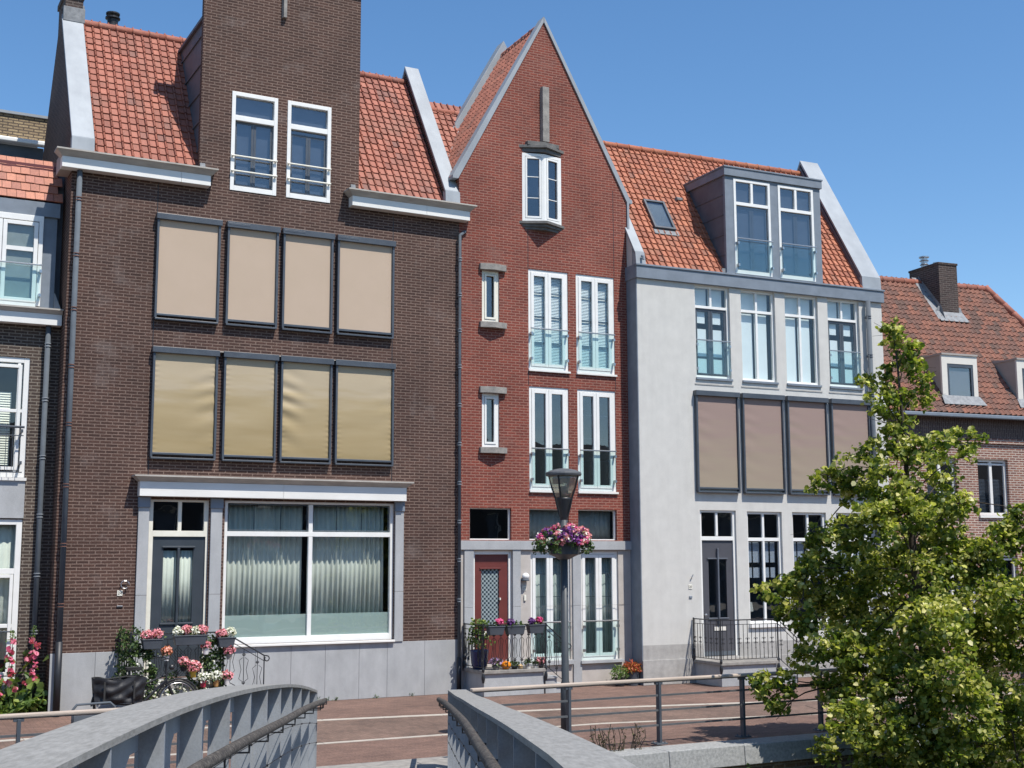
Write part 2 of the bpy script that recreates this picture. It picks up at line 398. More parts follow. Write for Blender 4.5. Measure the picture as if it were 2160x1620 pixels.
def lampglass():
    m, nt, out = newmat('milky_lamp_glass')
    d = N(nt, 'ShaderNodeBsdfDiffuse'); d.inputs['Color'].default_value = (.5, .46, .38, 1)
    t = N(nt, 'ShaderNodeBsdfTransparent'); t.inputs['Color'].default_value = (.85, .8, .7, 1)
    g = N(nt, 'ShaderNodeBsdfGlossy'); g.inputs['Roughness'].default_value = .12
    a = N(nt, 'ShaderNodeMixShader'); a.inputs[0].default_value = .42; b = N(nt, 'ShaderNodeMixShader'); b.inputs[0].default_value = .06
    nt.links.new(t.outputs[0], a.inputs[1]); nt.links.new(d.outputs[0], a.inputs[2]); nt.links.new(a.outputs[0], b.inputs[1]); nt.links.new(g.outputs[0], b.inputs[2]); nt.links.new(b.outputs[0], out.inputs[0])
    return m
m_lampglass = lampglass()
m_water = paint('canal_water', (.03, .035, .025), (.02, .025, .02), .06, 1.5, 4, bump=.25, bscale=3)
m_grass = paint('bank_soil', (.07, .08, .03), (.045, .045, .025), .95, 4, 9, bump=.8, bscale=12)
m_land = paint('land', (.2, .18, .15), (.14, .13, .11), .9, .4, 9)
m_tile_red = tilemat('red_roof_tiles', [(0, (.22, .08, .056)), (.4, (.32, .115, .078)), (.85, (.38, .14, .095)), (.95, (.19, .09, .072)), (1, (.4, .15, .1))], .65)
m_tile_or = tilemat('orange_roof_tiles', [(0, (.3, .11, .075)), (.4, (.42, .16, .1)), (.8, (.5, .2, .125)), (1, (.32, .12, .09))], .6)
m_tile_or2 = tilemat('worn_orange_roof_tiles', [(0, (.25, .085, .05)), (.4, (.36, .12, .065)), (.8, (.42, .155, .085)), (1, (.22, .095, .065))], .6, (.2, .11, .06), 2.0)
m_tile_mix = tilemat('mixed_pantiles', [(0, (.11, .068, .055)), (.35, (.15, .078, .06)), (.65, (.21, .09, .062)), (1, (.27, .115, .075))], .8, (.13, .09, .075), 2.2)

def fabric_graded(name, za, zb, st):  # cloth colour grades from bottom to top, broken up by noise
    m, nt, out = newmat(name)
    b = N(nt, 'ShaderNodeBsdfPrincipled'); b.inputs['Roughness'].default_value = .8; b.inputs['Specular IOR Level'].default_value = .25
    tc = N(nt, 'ShaderNodeTexCoord'); sx = N(nt, 'ShaderNodeSeparateXYZ'); nt.links.new(tc.outputs['Object'], sx.inputs[0])
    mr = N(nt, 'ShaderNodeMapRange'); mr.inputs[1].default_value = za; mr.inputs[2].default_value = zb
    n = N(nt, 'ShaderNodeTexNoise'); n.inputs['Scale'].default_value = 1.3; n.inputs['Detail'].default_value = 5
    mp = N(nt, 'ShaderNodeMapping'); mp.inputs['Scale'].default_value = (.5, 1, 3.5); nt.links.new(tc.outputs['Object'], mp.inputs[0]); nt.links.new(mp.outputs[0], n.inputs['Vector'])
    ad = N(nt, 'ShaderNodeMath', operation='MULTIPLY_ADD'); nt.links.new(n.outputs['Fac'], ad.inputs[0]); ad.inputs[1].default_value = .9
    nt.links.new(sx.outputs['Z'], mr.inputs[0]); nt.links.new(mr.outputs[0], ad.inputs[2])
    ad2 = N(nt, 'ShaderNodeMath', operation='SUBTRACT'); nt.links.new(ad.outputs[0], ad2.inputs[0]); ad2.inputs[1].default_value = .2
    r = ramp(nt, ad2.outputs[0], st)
    nt.links.new(r.outputs[0], b.inputs['Base Color']); nt.links.new(b.outputs[0], out.inputs[0])
    return m
m_fab_lo = fabric_graded('yellowed_screen_cloth', 4.7, 7.0, [(.3, (.32, .245, .125)), (.75, (.385, .305, .175)), (1.0, (.44, .365, .25))])
m_fab_mauve = fabric_graded('mauve_screen_cloth', 4.2, 6.6, [(.3, (.32, .265, .195)), (.7, (.31, .245, .19)), (1.0, (.30, .22, .19))])

# ------------------------------------------------------------------ builders
def wall_holes(name, mat, parent, outer, holes, y0, t):
    loops = [[Vector((p[0], p[1], 0)) for p in outer]] + [[Vector((a, c, 0)), Vector((b, c, 0)), Vector((b, d, 0)), Vector((a, d, 0))] for a, b, c, d in holes]
    flat = [p for l in loops for p in l]
    tris = tessellate_polygon(loops)
    m = MB(); n = len(flat)
    vs = [(p.x, y0, p.y) for p in flat] + [(p.x, y0 + t, p.y) for p in flat]
    fs = []
    for tri in tris:
        a, b, c = (flat[i] for i in tri)
        cr_ = (b.x - a.x) * (c.y - a.y) - (b.y - a.y) * (c.x - a.x)
        tr = tuple(tri) if cr_ > 0 else tuple(reversed(tri))
        fs.append(tr); fs.append(tuple(i + n for i in reversed(tr)))
    o = 0
    for li, l in enumerate(loops):
        k = len(l)
        for i in range(k):
            a, b = o + i, o + (i + 1) % k
            fs.append((a, a + n, b + n, b) if li == 0 else (a, b, b + n, a + n))
        o += k
    m.add(vs, fs)
    return m.build(name, mat, parent)

def window(parent, x0, x1, z0, z1, rec=.1, fw=.07, vs=(), hs=(), mat=None, glass=None, name='window', depth=.07, top=None, bot=None, e=.003, bev=.004):
    """frame with mullions; vs: (x, w, za, zb) uprights, hs: (z, h, xa, xb) bars; pane behind"""
    mat = mat or m_white; glass = glass or m_glass
    tp = top or fw; bt = bot or fw
    m = MB()
    m.box(x0 - e, x0 + fw, rec, rec + depth, z0 - e, z1 + e); m.box(x1 - fw, x1 + e, rec, rec + depth, z0 - e, z1 + e)
    m.box(x0 + fw, x1 - fw, rec, rec + depth, z1 - tp, z1 + e); m.box(x0 + fw, x1 - fw, rec, rec + depth, z0 - e, z0 + bt)
    for x, w, za, zb in vs: m.box(x - w / 2, x + w / 2, rec + .006, rec + depth - .006, za, zb)
    for z, h, xa, xb in hs: m.box(xa, xb, rec + .003, rec + depth - .003, z - h / 2, z + h / 2)
    w = m.build(name, mat, parent, bevel=bev)
    MB().box(x0 + fw - .01, x1 - fw + .01, rec + depth * .55, rec + depth * .55 + .006, z0 + bt - .01, z1 - tp + .01).build('pane', glass, w)
    return w

def sash(win_obj, x0, x1, z0, z1, y, w=.07, mat=None, d=.05, bars=(), handle=False, name='sash'):
    m = MB()
    m.box(x0, x0 + w, y, y + d, z0, z1); m.box(x1 - w, x1, y, y + d, z0, z1)
    m.box(x0 + w, x1 - w, y, y + d, z1 - w, z1); m.box(x0 + w, x1 - w, y, y + d, z0, z0 + w)
    for z in bars: m.box(x0 + w, x1 - w, y + .012, y + d - .01, z - .012, z + .012)
    return m.build(name, mat or m_white, win_obj, bevel=.004)

def french(parent, x0, x1, z0, z1, rec=.08, glassm=None, bars=(), blinds=None, smat=None, backmat=None, fw=.07):
    w = window(parent, x0, x1, z0, z1, rec, fw, glass=glassm)
    xm = (x0 + x1) / 2
    sash(w, x0 + fw + .004, xm - .003, z0 + fw + .004, z1 - fw - .004, rec - .012, .075, smat, bars=bars)
    sash(w, xm + .003, x1 - fw - .004, z0 + fw + .004, z1 - fw - .004, rec - .012, .075, smat, bars=bars)
    return w

def balustrade(parent, x0, x1, z0, z1, y=-.07):
    m = MB(); m.tube([(x0 - .02, y, z1), (x1 + .02, y, z1)], .017, 8)
    b = m.build('balustrade', m_steel, parent)
    for x in (x0 + .005, x1 - .005):
        for z in (z0 + .12, z1 - .12):
            MB().box(x - .022, x + .022, y - .02, -y * 0 + .01, z - .03, z + .03).build('clip', m_steel, b)
    MB().box(x0, x1, y - .006, y + .006, z0, z1 - .005).build('glass_panel', m_balu, b)
    return b

def cloth(parent, x0, x1, z0, z1, y, mat, rip=0.0, big=0.0, seed=0, name='screen_cloth', edge='both'):
    if not rip:
        return MB().box(x0, x1, y - .002, y + .002, z0, z1).build(name, mat, parent)
    nx, nz = 26, 90
    X, Z = np.meshgrid(np.linspace(x0, x1, nx), np.linspace(z0, z1, nz))
    u = (X - x0) / (x1 - x0); v = (Z - z0) / (z1 - z0)
    r = np.random.default_rng(seed); Y = np.full_like(X, y)
    if rip:
        ph = r.uniform(0, 6, 4)
        el = np.exp(-u * (x1 - x0) / .05); er = np.exp(-(1 - u) * (x1 - x0) / .05)
        Y += rip * (el * np.sin(Z * 62 + ph[0]) + er * np.sin(Z * 58 + ph[1])) * (.6 + .4 * np.sin(Z * 3 + ph[2]))
        Y += rip * .35 * np.sin(Z * 9 + ph[3] + 1.2 * np.sin(X * 3))
    if big:
        side = np.exp(-((u - .1) / .28) ** 2) if edge == 'left' else np.exp(-((u - .92) / .25) ** 2)
        Y += big * side * np.sin(Z * 17 + (u * 6 if edge == 'left' else -u * 7) + 1.3 * np.sin(Z * 4.1)) * np.clip(np.sin(v * 3.1), 0, 1)
    vs = np.stack([X, Y, Z], -1).reshape(-1, 3)
    fs = [(j * nx + i, j * nx + i + 1, (j + 1) * nx + i + 1, (j + 1) * nx + i) for j in range(nz - 1) for i in range(nx - 1)]
    m = MB(); m.add(vs.tolist(), fs)
    return m.build(name, mat, parent, smooth=True)

def sunscreen(parent, x0, x1, z0, z1, mat, rip=0, big=0, seed=0, edge='left', cap=False, y=0.0):
    m = MB()
    m.box(x0 - .02, x1 + .02, y - .135, y + .01, z1 - .12, z1)
    m.box(x0, x0 + .045, y - .10, y + .01, z0 + .02, z1 - .12); m.box(x1 - .045, x1, y - .10, y + .01, z0 + .02, z1 - .12)
    m.box(x0 + .045, x1 - .045, y - .085, y - .045, z0 + .07, z0 + .115)
    m.box(x0 + .01, x1 - .01, y - .11, y + .01, z0 - .015, z0 + .02)
    if cap: m.box(x0 + .0, x0 + .45, y - .139, y - .135, z1 - .075, z1 - .03)
    s = m.build('sun_screen', m_anthra, parent, bevel=.006)
    cloth(s, x0 + .045, x1 - .045, z0 + .115, z1 - .1, y - .055, mat, rip, big, seed, edge=edge)
    return s

def cornice(parent, x0, x1, z0, z1, p, crown_p, crown_h, name='cornice', el=True, er=True, fascia=None, split=None):
    """flat fascia board x0..x1 in front of the wall with a sloping crown moulding above"""
    m = MB()
    zc = z1 - crown_h
    if split:
        m.box(x0, split - .002, -p, 0.01, z0, zc); m.box(split + .002, x1, -p, 0.01, z0, zc)
    else: m.box(x0, x1, -p, 0.01, z0, zc)
    c = m.build(name, fascia or m_fascia, parent, bevel=.004)
    dl = crown_p - p
    l = dl if el else 0; r = dl if er else 0
    m = MB()
    m.box8([(x0 - .01, -p - .012), (x1 + .01, -p - .012), (x1 + .01, .01), (x0 - .01, .01)],
           [(x0 - l, -crown_p), (x1 + r, -crown_p), (x1 + r, .01), (x0 - l, .01)], zc + .002, z1 - .03)
    m.box(x0 - l - .01, x1 + r + .01, -crown_p - .012, .012, z1 - .03, z1)
    m.build('crown_moulding', m_crown, c)
    return c

def downpipe(parent, x, y, ztop, zbot, r=.05, clamps=(), mat=None, bottom=None, clampmat=None, top_bend=None):
    m = MB()
    pts = []
    if top_bend: pts += [(x + top_bend[0], top_bend[1], ztop + .12)]
    pts += [(x, y, ztop), (x, y, zbot)]
    m.tube(pts, r, 12)
    p = m.build('downpipe', mat or m_pipe, parent, smooth=True)
    if clamps:
        for z in clamps:
            c = MB()
            c.lathe([(r + .012, z - .035), (r + .012, z - .02)], (x, y, 0), 12); c.lathe([(r + .012, z + .02), (r + .012, z + .035)], (x, y, 0), 12)
            c.box(x - .012, x + .012, y + r, 0.01, z - .02, z + .02)
            c.build('clamp', clampmat or m_rust, p)
    if bottom:
        b = MB(); b.tube([(x, y, bottom), (x, y, 0.0)], r + .012, 12); b.build('standpipe', m_castiron, p, smooth=True)
    return p

def tiles(parent, name, mat, o, u, s, W, L, keep=None, tw=.173, rh=.2, kind='flat'):
    """tiled plane: o origin at the eave, u unit vector along the eave, s unit vector up the slope"""
    o, u, s = Vector(o), Vector(u).normalized(), Vector(s).normalized(); nrm = u.cross(s).normalized()
    if kind == 'flat': prof = [(0, -.008), (.035, .003), (.68, .003), (.72, -.008), (.76, .028), (.85, .04), (.93, .03), (.97, -.008), (1.0, -.008)]
    elif kind == 'plain': prof = [(0.02, .006), (.98, .006)]
    else: prof = [(t / 8, .022 + .024 * math.cos(2 * math.pi * (t / 8) + .6) + .008 * math.cos(4 * math.pi * t / 8)) for t in range(9)]
    V = []; F = []; UV = []
    nc, nr = int(math.ceil(W / tw)), int(math.ceil(L / rh)); k = len(prof)
    for r in range(nr):
        for c in range(nc):
            stag = (tw * .5 if (kind == 'plain' and r % 2) else 0)
            uc, sc = (c + .5) * tw + stag, (r + .5) * rh
            if keep and not keep(uc, sc): continue
            j = random.uniform(-.0035, .0035); jl = random.uniform(-.004, .004)
            b = len(V)
            for (ss, hh) in ((r * rh - .015 + jl, .03 + j), ((r + 1) * rh + .01, .004 + j)):
                for (pu, ph) in prof: V.append(tuple(o + u * (c * tw + stag + pu * tw) + s * ss + nrm * (ph + hh)))
            for (pu, ph) in prof: V.append(tuple(o + u * (c * tw + stag + pu * tw) + s * (r * rh - .013 + jl) + nrm * (ph + .002)))
            for i in range(k - 1):
                F.append((b + i, b + i + 1, b + k + i + 1, b + k + i)); F.append((b + 2 * k + i, b + 2 * k + i + 1, b + i + 1, b + i))
                UV += [(c + .5, r + .5)] * 8
    m = MB(); m.v = V; m.f = F; m.uv = UV
    ob = m.build(name, mat, parent)
    return ob

def ridge_tiles(parent, a, b, mat, r=.1, step=.33, name='ridge_tiles', up=(0, 0, 1)):
    a, b = Vector(a), Vector(b); d = (b - a); L = d.length; d.normalize(); n = max(1, int(L / step)); m = MB(); UV = []
    for i in range(n):
        p0 = a + d * (L * i / n); p1 = a + d * (L * (i + 1) / n + .03)
        f0 = len(m.f)
        m.tube([p0, p0 + d * .04, p1], [r * 1.12, r, r * .96], 10)
        for f in m.f[f0:]: UV += [(i + .5, 7.5)] * len(f)
    m.uv = UV
    return m.build(name, mat, parent, smooth=True)

LEAF = np.array([(0, 0, 0), (-.42, .22, .1), (-.4, .68, .12), (0, 1, -.06), (.4, .68, .12), (.42, .22, .1)])
PET = np.array([(0, 0, 0), (-.5, .3, .12), (-.45, .85, .0), (0, 1, -.08), (.45, .85, .0), (.5, .3, .12)])
def rot_frames(n, zbias, r, outward=None, ob=0.0):
    nrm = r.normal(size=(n, 3)); nrm[:, 2] += zbias
    if outward is not None: nrm += outward * ob
    nrm /= np.linalg.norm(nrm, axis=1)[:, None] + 1e-9
    t = r.normal(size=(n, 3)); t[:, 2] -= .6
    t -= (t * nrm).sum(1)[:, None] * nrm; t /= np.linalg.norm(t, axis=1)[:, None] + 1e-9
    return nrm, t, np.cross(t, nrm)
class Leaves:
    def __init__(s, seed=1): s.V = []; s.UV = []; s.n = 0; s.r = np.random.default_rng(seed)
    def put(s, c, size, tmpl=LEAF, zbias=.6, outward=None, ob=0.0, vj=.3, val=None):
        n = len(c)
        if n == 0: return
        nrm, t, b = rot_frames(n, zbias, s.r, outward, ob)
        sz = size * s.r.uniform(1 - vj, 1 + vj, n)
        v = c[:, None, :] + sz[:, None, None] * (tmpl[None, :, 0:1] * b[:, None, :] + tmpl[None, :, 1:2] * t[:, None, :] + tmpl[None, :, 2:3] * nrm[:, None, :])
        s.V.append(v.reshape(-1, 3)); s.n += n
        uv = s.r.uniform(0, 900, (n, 2))
        if val is not None: uv[:, 0] = np.clip(val + s.r.normal(0, .16, n), .01, .99)
        s.UV.append(np.repeat(uv, 8, axis=0))
    def ball(s, c, r, n, size, shell=.5, sq=(1, 1, 1), **k):
        d = s.r.normal(size=(n, 3)); d /= np.linalg.norm(d, axis=1)[:, None]
        rad = r * (s.r.uniform(shell ** 3, 1, n) ** (1 / 3))
        p = np.array(c) + d * rad[:, None] * np.array(sq)
        s.put(p, size, outward=d, **k)
    def build(s, name, mat, parent=None, **kw):
        V = np.concatenate(s.V); n = s.n
        base = np.arange(n)[:, None] * 6
        q = np.array([[0, 1, 2, 3], [0, 3, 4, 5]])
        F = (base[:, :, None] + q[None]).reshape(-1, 4)
        me = bpy.data.meshes.new(name)
        me.vertices.add(len(V)); me.vertices.foreach_set('co', V.astype(np.float32).ravel())
        me.loops.add(F.size); me.loops.foreach_set('vertex_index', F.astype(np.int32).ravel())
        me.polygons.add(len(F)); me.polygons.foreach_set('loop_start', np.arange(0, F.size, 4, dtype=np.int32)); me.polygons.foreach_set('loop_total', np.full(len(F), 4, dtype=np.int32))
        me.update(calc_edges=True)
        ul = me.uv_layers.new(name='UVMap'); ul.data.foreach_set('uv', np.concatenate(s.UV).astype(np.float32).ravel())
        me.materials.append(mat)
        o = bpy.data.objects.new(name, me); COL.objects.link(o)
        if parent is not None: o.parent = parent
        for k, v in kw.items(): o[k] = v
        return o

def text_mesh(parent, txt, x, y, z, size, mat, name='number', rx=90):
    cu_ = bpy.data.curves.new(name, 'FONT'); cu_.body = txt; cu_.size = size; cu_.align_x = 'CENTER'; cu_.align_y = 'CENTER'; cu_.extrude = .001
    tmp = bpy.data.objects.new('tmp_text', cu_); COL.objects.link(tmp)
    bpy.context.view_layer.update()
    me = bpy.data.meshes.new_from_object(tmp.evaluated_get(bpy.context.evaluated_depsgraph_get()))
    COL.objects.unlink(tmp); bpy.data.objects.remove(tmp); bpy.data.curves.remove(cu_)
    me.materials.clear(); me.materials.append(mat); me.name = name
    o = bpy.data.objects.new(name, me); COL.objects.link(o); o.parent = parent
    o.location = (x, y, z); o.rotation_euler = (R(90), 0, 0)
    return o

def house_number(parent, txt, x, z, y=0.0, s=.1):
    p = MB().box(x - s / 2, x + s / 2, y - .012, y + .002, z - s / 2, z + s / 2).build('number_plate', m_cream, parent, bevel=.003)
    text_mesh(p, txt, x, y - .0135, z, s * .78, m_black)
    return p

def coping(parent, pts, x0, x1, t, mat, name='coping', drop=.12, lip=.02):
    """slanting gable coping: pts are (y,z) along the top, x0..x1 wide"""
    m = MB(); 
    for (a, b) in zip(pts[:-1], pts[1:]):
        m.add([(x0, a[0], a[1]), (x1, a[0], a[1]), (x1, b[0], b[1]), (x0, b[0], b[1]),
               (x0, a[0] + .0, a[1] - t), (x1, a[0] + .0, a[1] - t), (x1, b[0], b[1] - t), (x0, b[0], b[1] - t)],
              [(0, 1, 2, 3), (7, 6, 5, 4), (0, 4, 5, 1), (1, 5, 6, 2), (2, 6, 7, 3), (3, 7, 4, 0)])
    o = m.build(name, mat, parent, bevel=.006)
    return o

def glaze_bars(parent, name, mat, boxes):
    m = MB()
    for b in boxes: m.box(*b)
    return m.build(name, mat, parent)
def curtain(parent, x0, x1, z0, z1, y, mat, fold=.11, amp=.03, name='curtain', seed=0):
    n = max(12, int((x1 - x0) / fold * 10)); r = random.Random(seed)
    ph = [r.uniform(0, 6) for _ in range(3)]
    vs = []
    for i in range(n + 1):
        x = x0 + (x1 - x0) * i / n
        yy = y + amp * math.sin(2 * math.pi * x / fold + .9 * math.sin(x * 5 + ph[0]) + ph[1]) * (.75 + .25 * math.sin(x * 9 + ph[2]))
        vs += [(x, yy, z0), (x + .008 * math.sin(x * 40), y + (yy - y) * .7, z1)]
    m = MB(); m.add(vs, [(2 * i, 2 * i + 2, 2 * i + 3, 2 * i + 1) for i in range(n)])
    o = m.build(name, mat, parent, smooth=True)
    so = o.modifiers.new('solid', 'SOLIDIFY'); so.thickness = .004
    return o

# ================================================================== ground and water
def struct(o, name=None):
    o['kind'] = 'structure'; return o
struct(MB().box(-600, 700, -8.75, 900, -3.0, -.012).build('ground', m_land))
struct(MB().box(-600, 700, -700, -36.0, -3.0, -.012).build('ground', m_land))
struct(MB().box(-600, 700, -36.0, -9.2, -3.2, -1.75).build('water', m_water))
struct(MB().prism_z([(9.5, -9.25), (10.2, -12.2), (16, -13.6), (30, -13.8), (60, -14), (60, -9.25)], -2.6, -1.25).build('bank', m_grass))
struct(MB().prism_z([(-60, -8.72), (60, -8.72), (60, 2.0), (-60, 2.0)], -.011, -.004).build('street', m_pave))
struct(MB().prism_z([(-60, -5.78), (8.0, -5.78), (12.0, -5.83), (16.0, -6.6), (60, -10), (60, -7.2), (17.4, -4.78), (12.35, -3.64), (8.0, -3.0), (-60, -3.0)], -.003, .0).build('road', m_pave2))
def strip_path(pts, w):
    m = MB()
    for (a, b) in zip(pts[:-1], pts[1:]):
        d = Vector((b[0] - a[0], b[1] - a[1])); n = Vector((-d.y, d.x)).normalized() * w / 2
        L = d.length; k = max(1, int(L / 1.0))
        for i in range(k):
            p = Vector(a) + d * (i / k); q = Vector(a) + d * ((i + 1) / k) - d.normalized() * .008
            m.prism_z([(p.x - n.x, p.y - n.y), (q.x - n.x, q.y - n.y), (q.x + n.x, q.y + n.y), (p.x + n.x, p.y + n.y)], -.01, .004)
    return m
mm = strip_path([(-40, -3.0), (8.0, -3.0), (12.35, -3.64), (17.4, -4.78), (50, -12)], .2)
struct(mm.build('kerb_strip', m_strip))
mm = strip_path([(-40, -5.78), (8.0, -5.78), (12.0, -5.83), (16.0, -6.6), (40, -8.6)], .12)
struct(mm.build('kerb_strip', m_strip))
struct(MB().box(5.4, 8.1, -9.3, -7.95, -.2, .012).build('landing', m_concrete))

# quay wall with its coping stones
qw = thing('quay_wall', 'old brick quay wall with grey coping stones along the street edge', 'wall', (0, -9.2, 0))
def qwadd(o): o.location.y -= -9.2; return o
qwadd(MB().box(-60, 60, -9.22, -8.75, -3.0, -.26).build('wall', m_quay_brick, qw))
m = MB(); x = -60.0
k = 0
while x < 60:
    L = 1.34 + .05 * math.sin(k * 2.3)
    if not (5.3 < x + L / 2 < 8.1):
        m.box8([(x, -9.30), (x + L - .008, -9.30), (x + L - .008, -8.74), (x, -8.74)], [(x, -9.27), (x + L - .008, -9.27), (x + L - .008, -8.74), (x, -8.74)], -.26, .03 + .004 * math.sin(k * 5))
    x += L; k += 1
qwadd(m.build('coping_stone', paint('granite', (.36, .365, .355), (.22, .225, .22), .85, 22, 9, bump=.3, bscale=60), qw, bevel=.012))

m_curtain_n = paint('sheer_curtain', (.46, .5, .48), (.34, .38, .37), .95, 2, 3)
m_tile_new = tilemat('new_orange_tiles', [(0, (.66, .19, .06)), (1, (.78, .27, .1))], .6)
# ================================================================== brown brick house, number 24
H = thing('brick_house', 'brown brick house with beige window screens, white shop cornice and tall tower dormer', 'house', (0, 0, 0))
shop = (6.97, 10.59, 1.17, 3.985)
wall_holes('wall', m_brown, H, [(3.80, 0), (12.09, 0), (12.09, 10.55), (9.69, 10.55), (9.69, 15.22), (6.25, 15.22), (6.25, 10.55), (3.80, 10.55)],
           [(6.89, 7.86, 10.31, 12.41), (8.08, 9.04, 10.31, 12.41), (5.50, 6.66, .6, 3.98), shop], 0, .14)
MB().box(6.10, 9.84, -.16, .22, 15.22, 15.34).build('tower_cap', m_zinc, H, bevel=.01)
MB().prism_z([(7.90, 0.005), (7.92, -.09), (7.99, -.09), (8.01, 0.005)], 14.2, 15.22).build('stone_post', m_concrete, H)
# side and rear walls, decks, dark rooms
MB().prism_x([(.14, 0), (8.0, 0), (8.0, 9.2), (4.8, 10.78), (2.4, 14.52), (.14, 11.0)], 3.80, 4.18).build('gable_wall', m_brown, H)
MB().prism_x([(.14, 0), (8.0, 0), (8.0, 9.2), (4.8, 10.78), (2.4, 14.52), (.14, 11.0)], 11.79, 12.09).build('gable_wall', m_brown, H)
MB().box(4.18, 11.79, 7.8, 8.0, 0, 10.6).build('rear_wall', m_brown, H)
m = MB(); m.prism_x([(.15, 10.5), (.15, 10.56), (2.4, 14.18), (4.8, 10.6), (4.8, 10.5)], 4.18, 11.79)
m.build('roof_deck', m_zinc_dark, H)
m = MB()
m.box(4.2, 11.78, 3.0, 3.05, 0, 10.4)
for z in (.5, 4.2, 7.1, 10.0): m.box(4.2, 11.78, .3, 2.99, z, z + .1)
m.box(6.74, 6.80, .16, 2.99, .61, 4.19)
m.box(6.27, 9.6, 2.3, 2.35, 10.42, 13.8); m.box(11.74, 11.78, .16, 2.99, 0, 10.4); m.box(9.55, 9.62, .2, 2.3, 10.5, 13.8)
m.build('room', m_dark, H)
# bluestone plinth and pilasters
m = MB()
xs = [3.795, 4.6, 5.285]
for a, b in zip(xs[:-1], xs[1:]): m.box(a, b - .005, -.022, .01, 0, 1.12)
xs = [6.70, 7.65, 8.38, 9.10, 9.83, 10.45, 11.3, 12.092]
for a, b in zip(xs[:-1], xs[1:]): m.box(a + .002, b - .003, -.022, .01, 0, 1.12)
m.box(5.29, 6.70, -.022, .01, 0, .58)
m.build('plinth', m_bluestone, H, bevel=.003)
for x0, x1 in ((5.285, 5.49), (6.685, 6.91), (10.60, 10.79)):
    m = MB(); m.box(x0, x1, -.045, .012, .4 if x0 < 6.8 else 1.125, 2.15); m.box(x0, x1, -.045, .012, 2.156, 3.82)
    p = m.build('pilaster', m_bluestone, H, bevel=.004)
    m = MB(); m.box(x0 - .012, x1 + .012, -.07, .012, 3.82, 4.02); m.build('capital', m_zinc_mid, p, bevel=.006)
MB().box(6.915, 10.596, -.09, .1, 1.122, 1.165).build('window_sill', m_fascia, H, bevel=.006)
cornice(H, 5.26, 10.78, 4.03, 4.43, .20, .31, .12, 'shop_cornice', split=8.1)
# shop window
w = window(H, *shop, rec=.05, fw=.07, vs=[(8.77, .085, 1.3, 3.93)], hs=[(3.33, .095, 7.04, 10.52)], top=.045, bot=.13, depth=.09)
for a, b in ((7.045, 8.725), (8.815, 10.515)):
    sash(w, a, b, 3.385, 3.935, .10, .028, m_pipe, d=.03, name='upper_sash')
m = MB()
for xx in (7.6, 8.15, 9.35, 9.9): m.box(xx, xx + .018, .15, .16, 3.38, 3.94)
m.build('glazing_bar', m_anthra, w)
mf, nt, out = newmat('frosted_film')
d_ = N(nt, 'ShaderNodeBsdfDiffuse'); d_.inputs['Color'].default_value = (.7, .78, .75, 1)
t_ = N(nt, 'ShaderNodeBsdfTransparent'); t_.inputs['Color'].default_value = (.85, .95, .93, 1)
x_ = N(nt, 'ShaderNodeMixShader'); x_.inputs[0].default_value = .34
nt.links.new(t_.outputs[0], x_.inputs[1]); nt.links.new(d_.outputs[0], x_.inputs[2]); nt.links.new(x_.outputs[0], out.inputs[0])
m_frost = mf
m = MB(); m.box(7.035, 8.73, .108, .11, 1.295, 1.73); m.box(8.81, 10.52, .108, .11, 1.295, 1.73); m.build('frosted_film', m_frost, w)
for i, (a, b) in enumerate(((6.95, 8.68), (8.86, 10.48))):
    curtain(H, a, b, 1.2, 3.95, .33, m_curtain, .105, .04, seed=i)
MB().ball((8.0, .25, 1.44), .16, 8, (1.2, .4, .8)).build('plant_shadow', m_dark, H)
# front door and its top light
w = window(H, 5.50, 6.66, 3.27, 3.985, rec=.05, fw=.085, vs=[(6.10, .07, 3.38, 3.94)], mat=m_cream, glass=m_glass_dark, top=.045, bot=.11, depth=.08)
m = MB(); m.box(5.497, 5.595, .05, .13, .58, 3.268); m.box(6.61, 6.663, .05, .13, .58, 3.268)
m.build('door_frame', m_cream, H, bevel=.004)
def door(parent, x0, x1, z0, z1, y, mat, holes, t=.05):
    d = wall_holes('door', mat, parent, [(x0, z0), (x1, z0), (x1, z1), (x0, z1)], holes, y, t)
    return d
dr = door(H, 5.595, 6.61, .6, 3.268, .085, m_doorgrey, [(5.81, 6.07, 1.63, 3.05), (6.13, 6.39, 1.63, 3.05)])
m = MB(); m.box(5.80, 6.40, .115, .119, 1.62, 3.06); m.build('door_glass', m_glass, dr)
m = MB(); m.box(5.78, 6.42, .055, .09, 3.05, 3.085); m.box(5.78, 6.42, .055, .09, 1.585, 1.62); m.box(6.075, 6.125, .05, .09, 1.52, 3.05)
m.build('door_moulding', m_doorgrey, dr, bevel=.006)
curtain(dr, 5.8, 6.4, 1.62, 3.0, .16, m_curtain, .08, .015)
m = MB(); m.box(5.625, 5.66, .07, .09, 1.3, 1.52); m.tube([(5.642, .09, 1.36), (5.642, .03, 1.36)], .012, 8); m.ball((5.645, .025, 1.36), .035, 8)
m.build('handle', m_steel, dr, smooth=False)
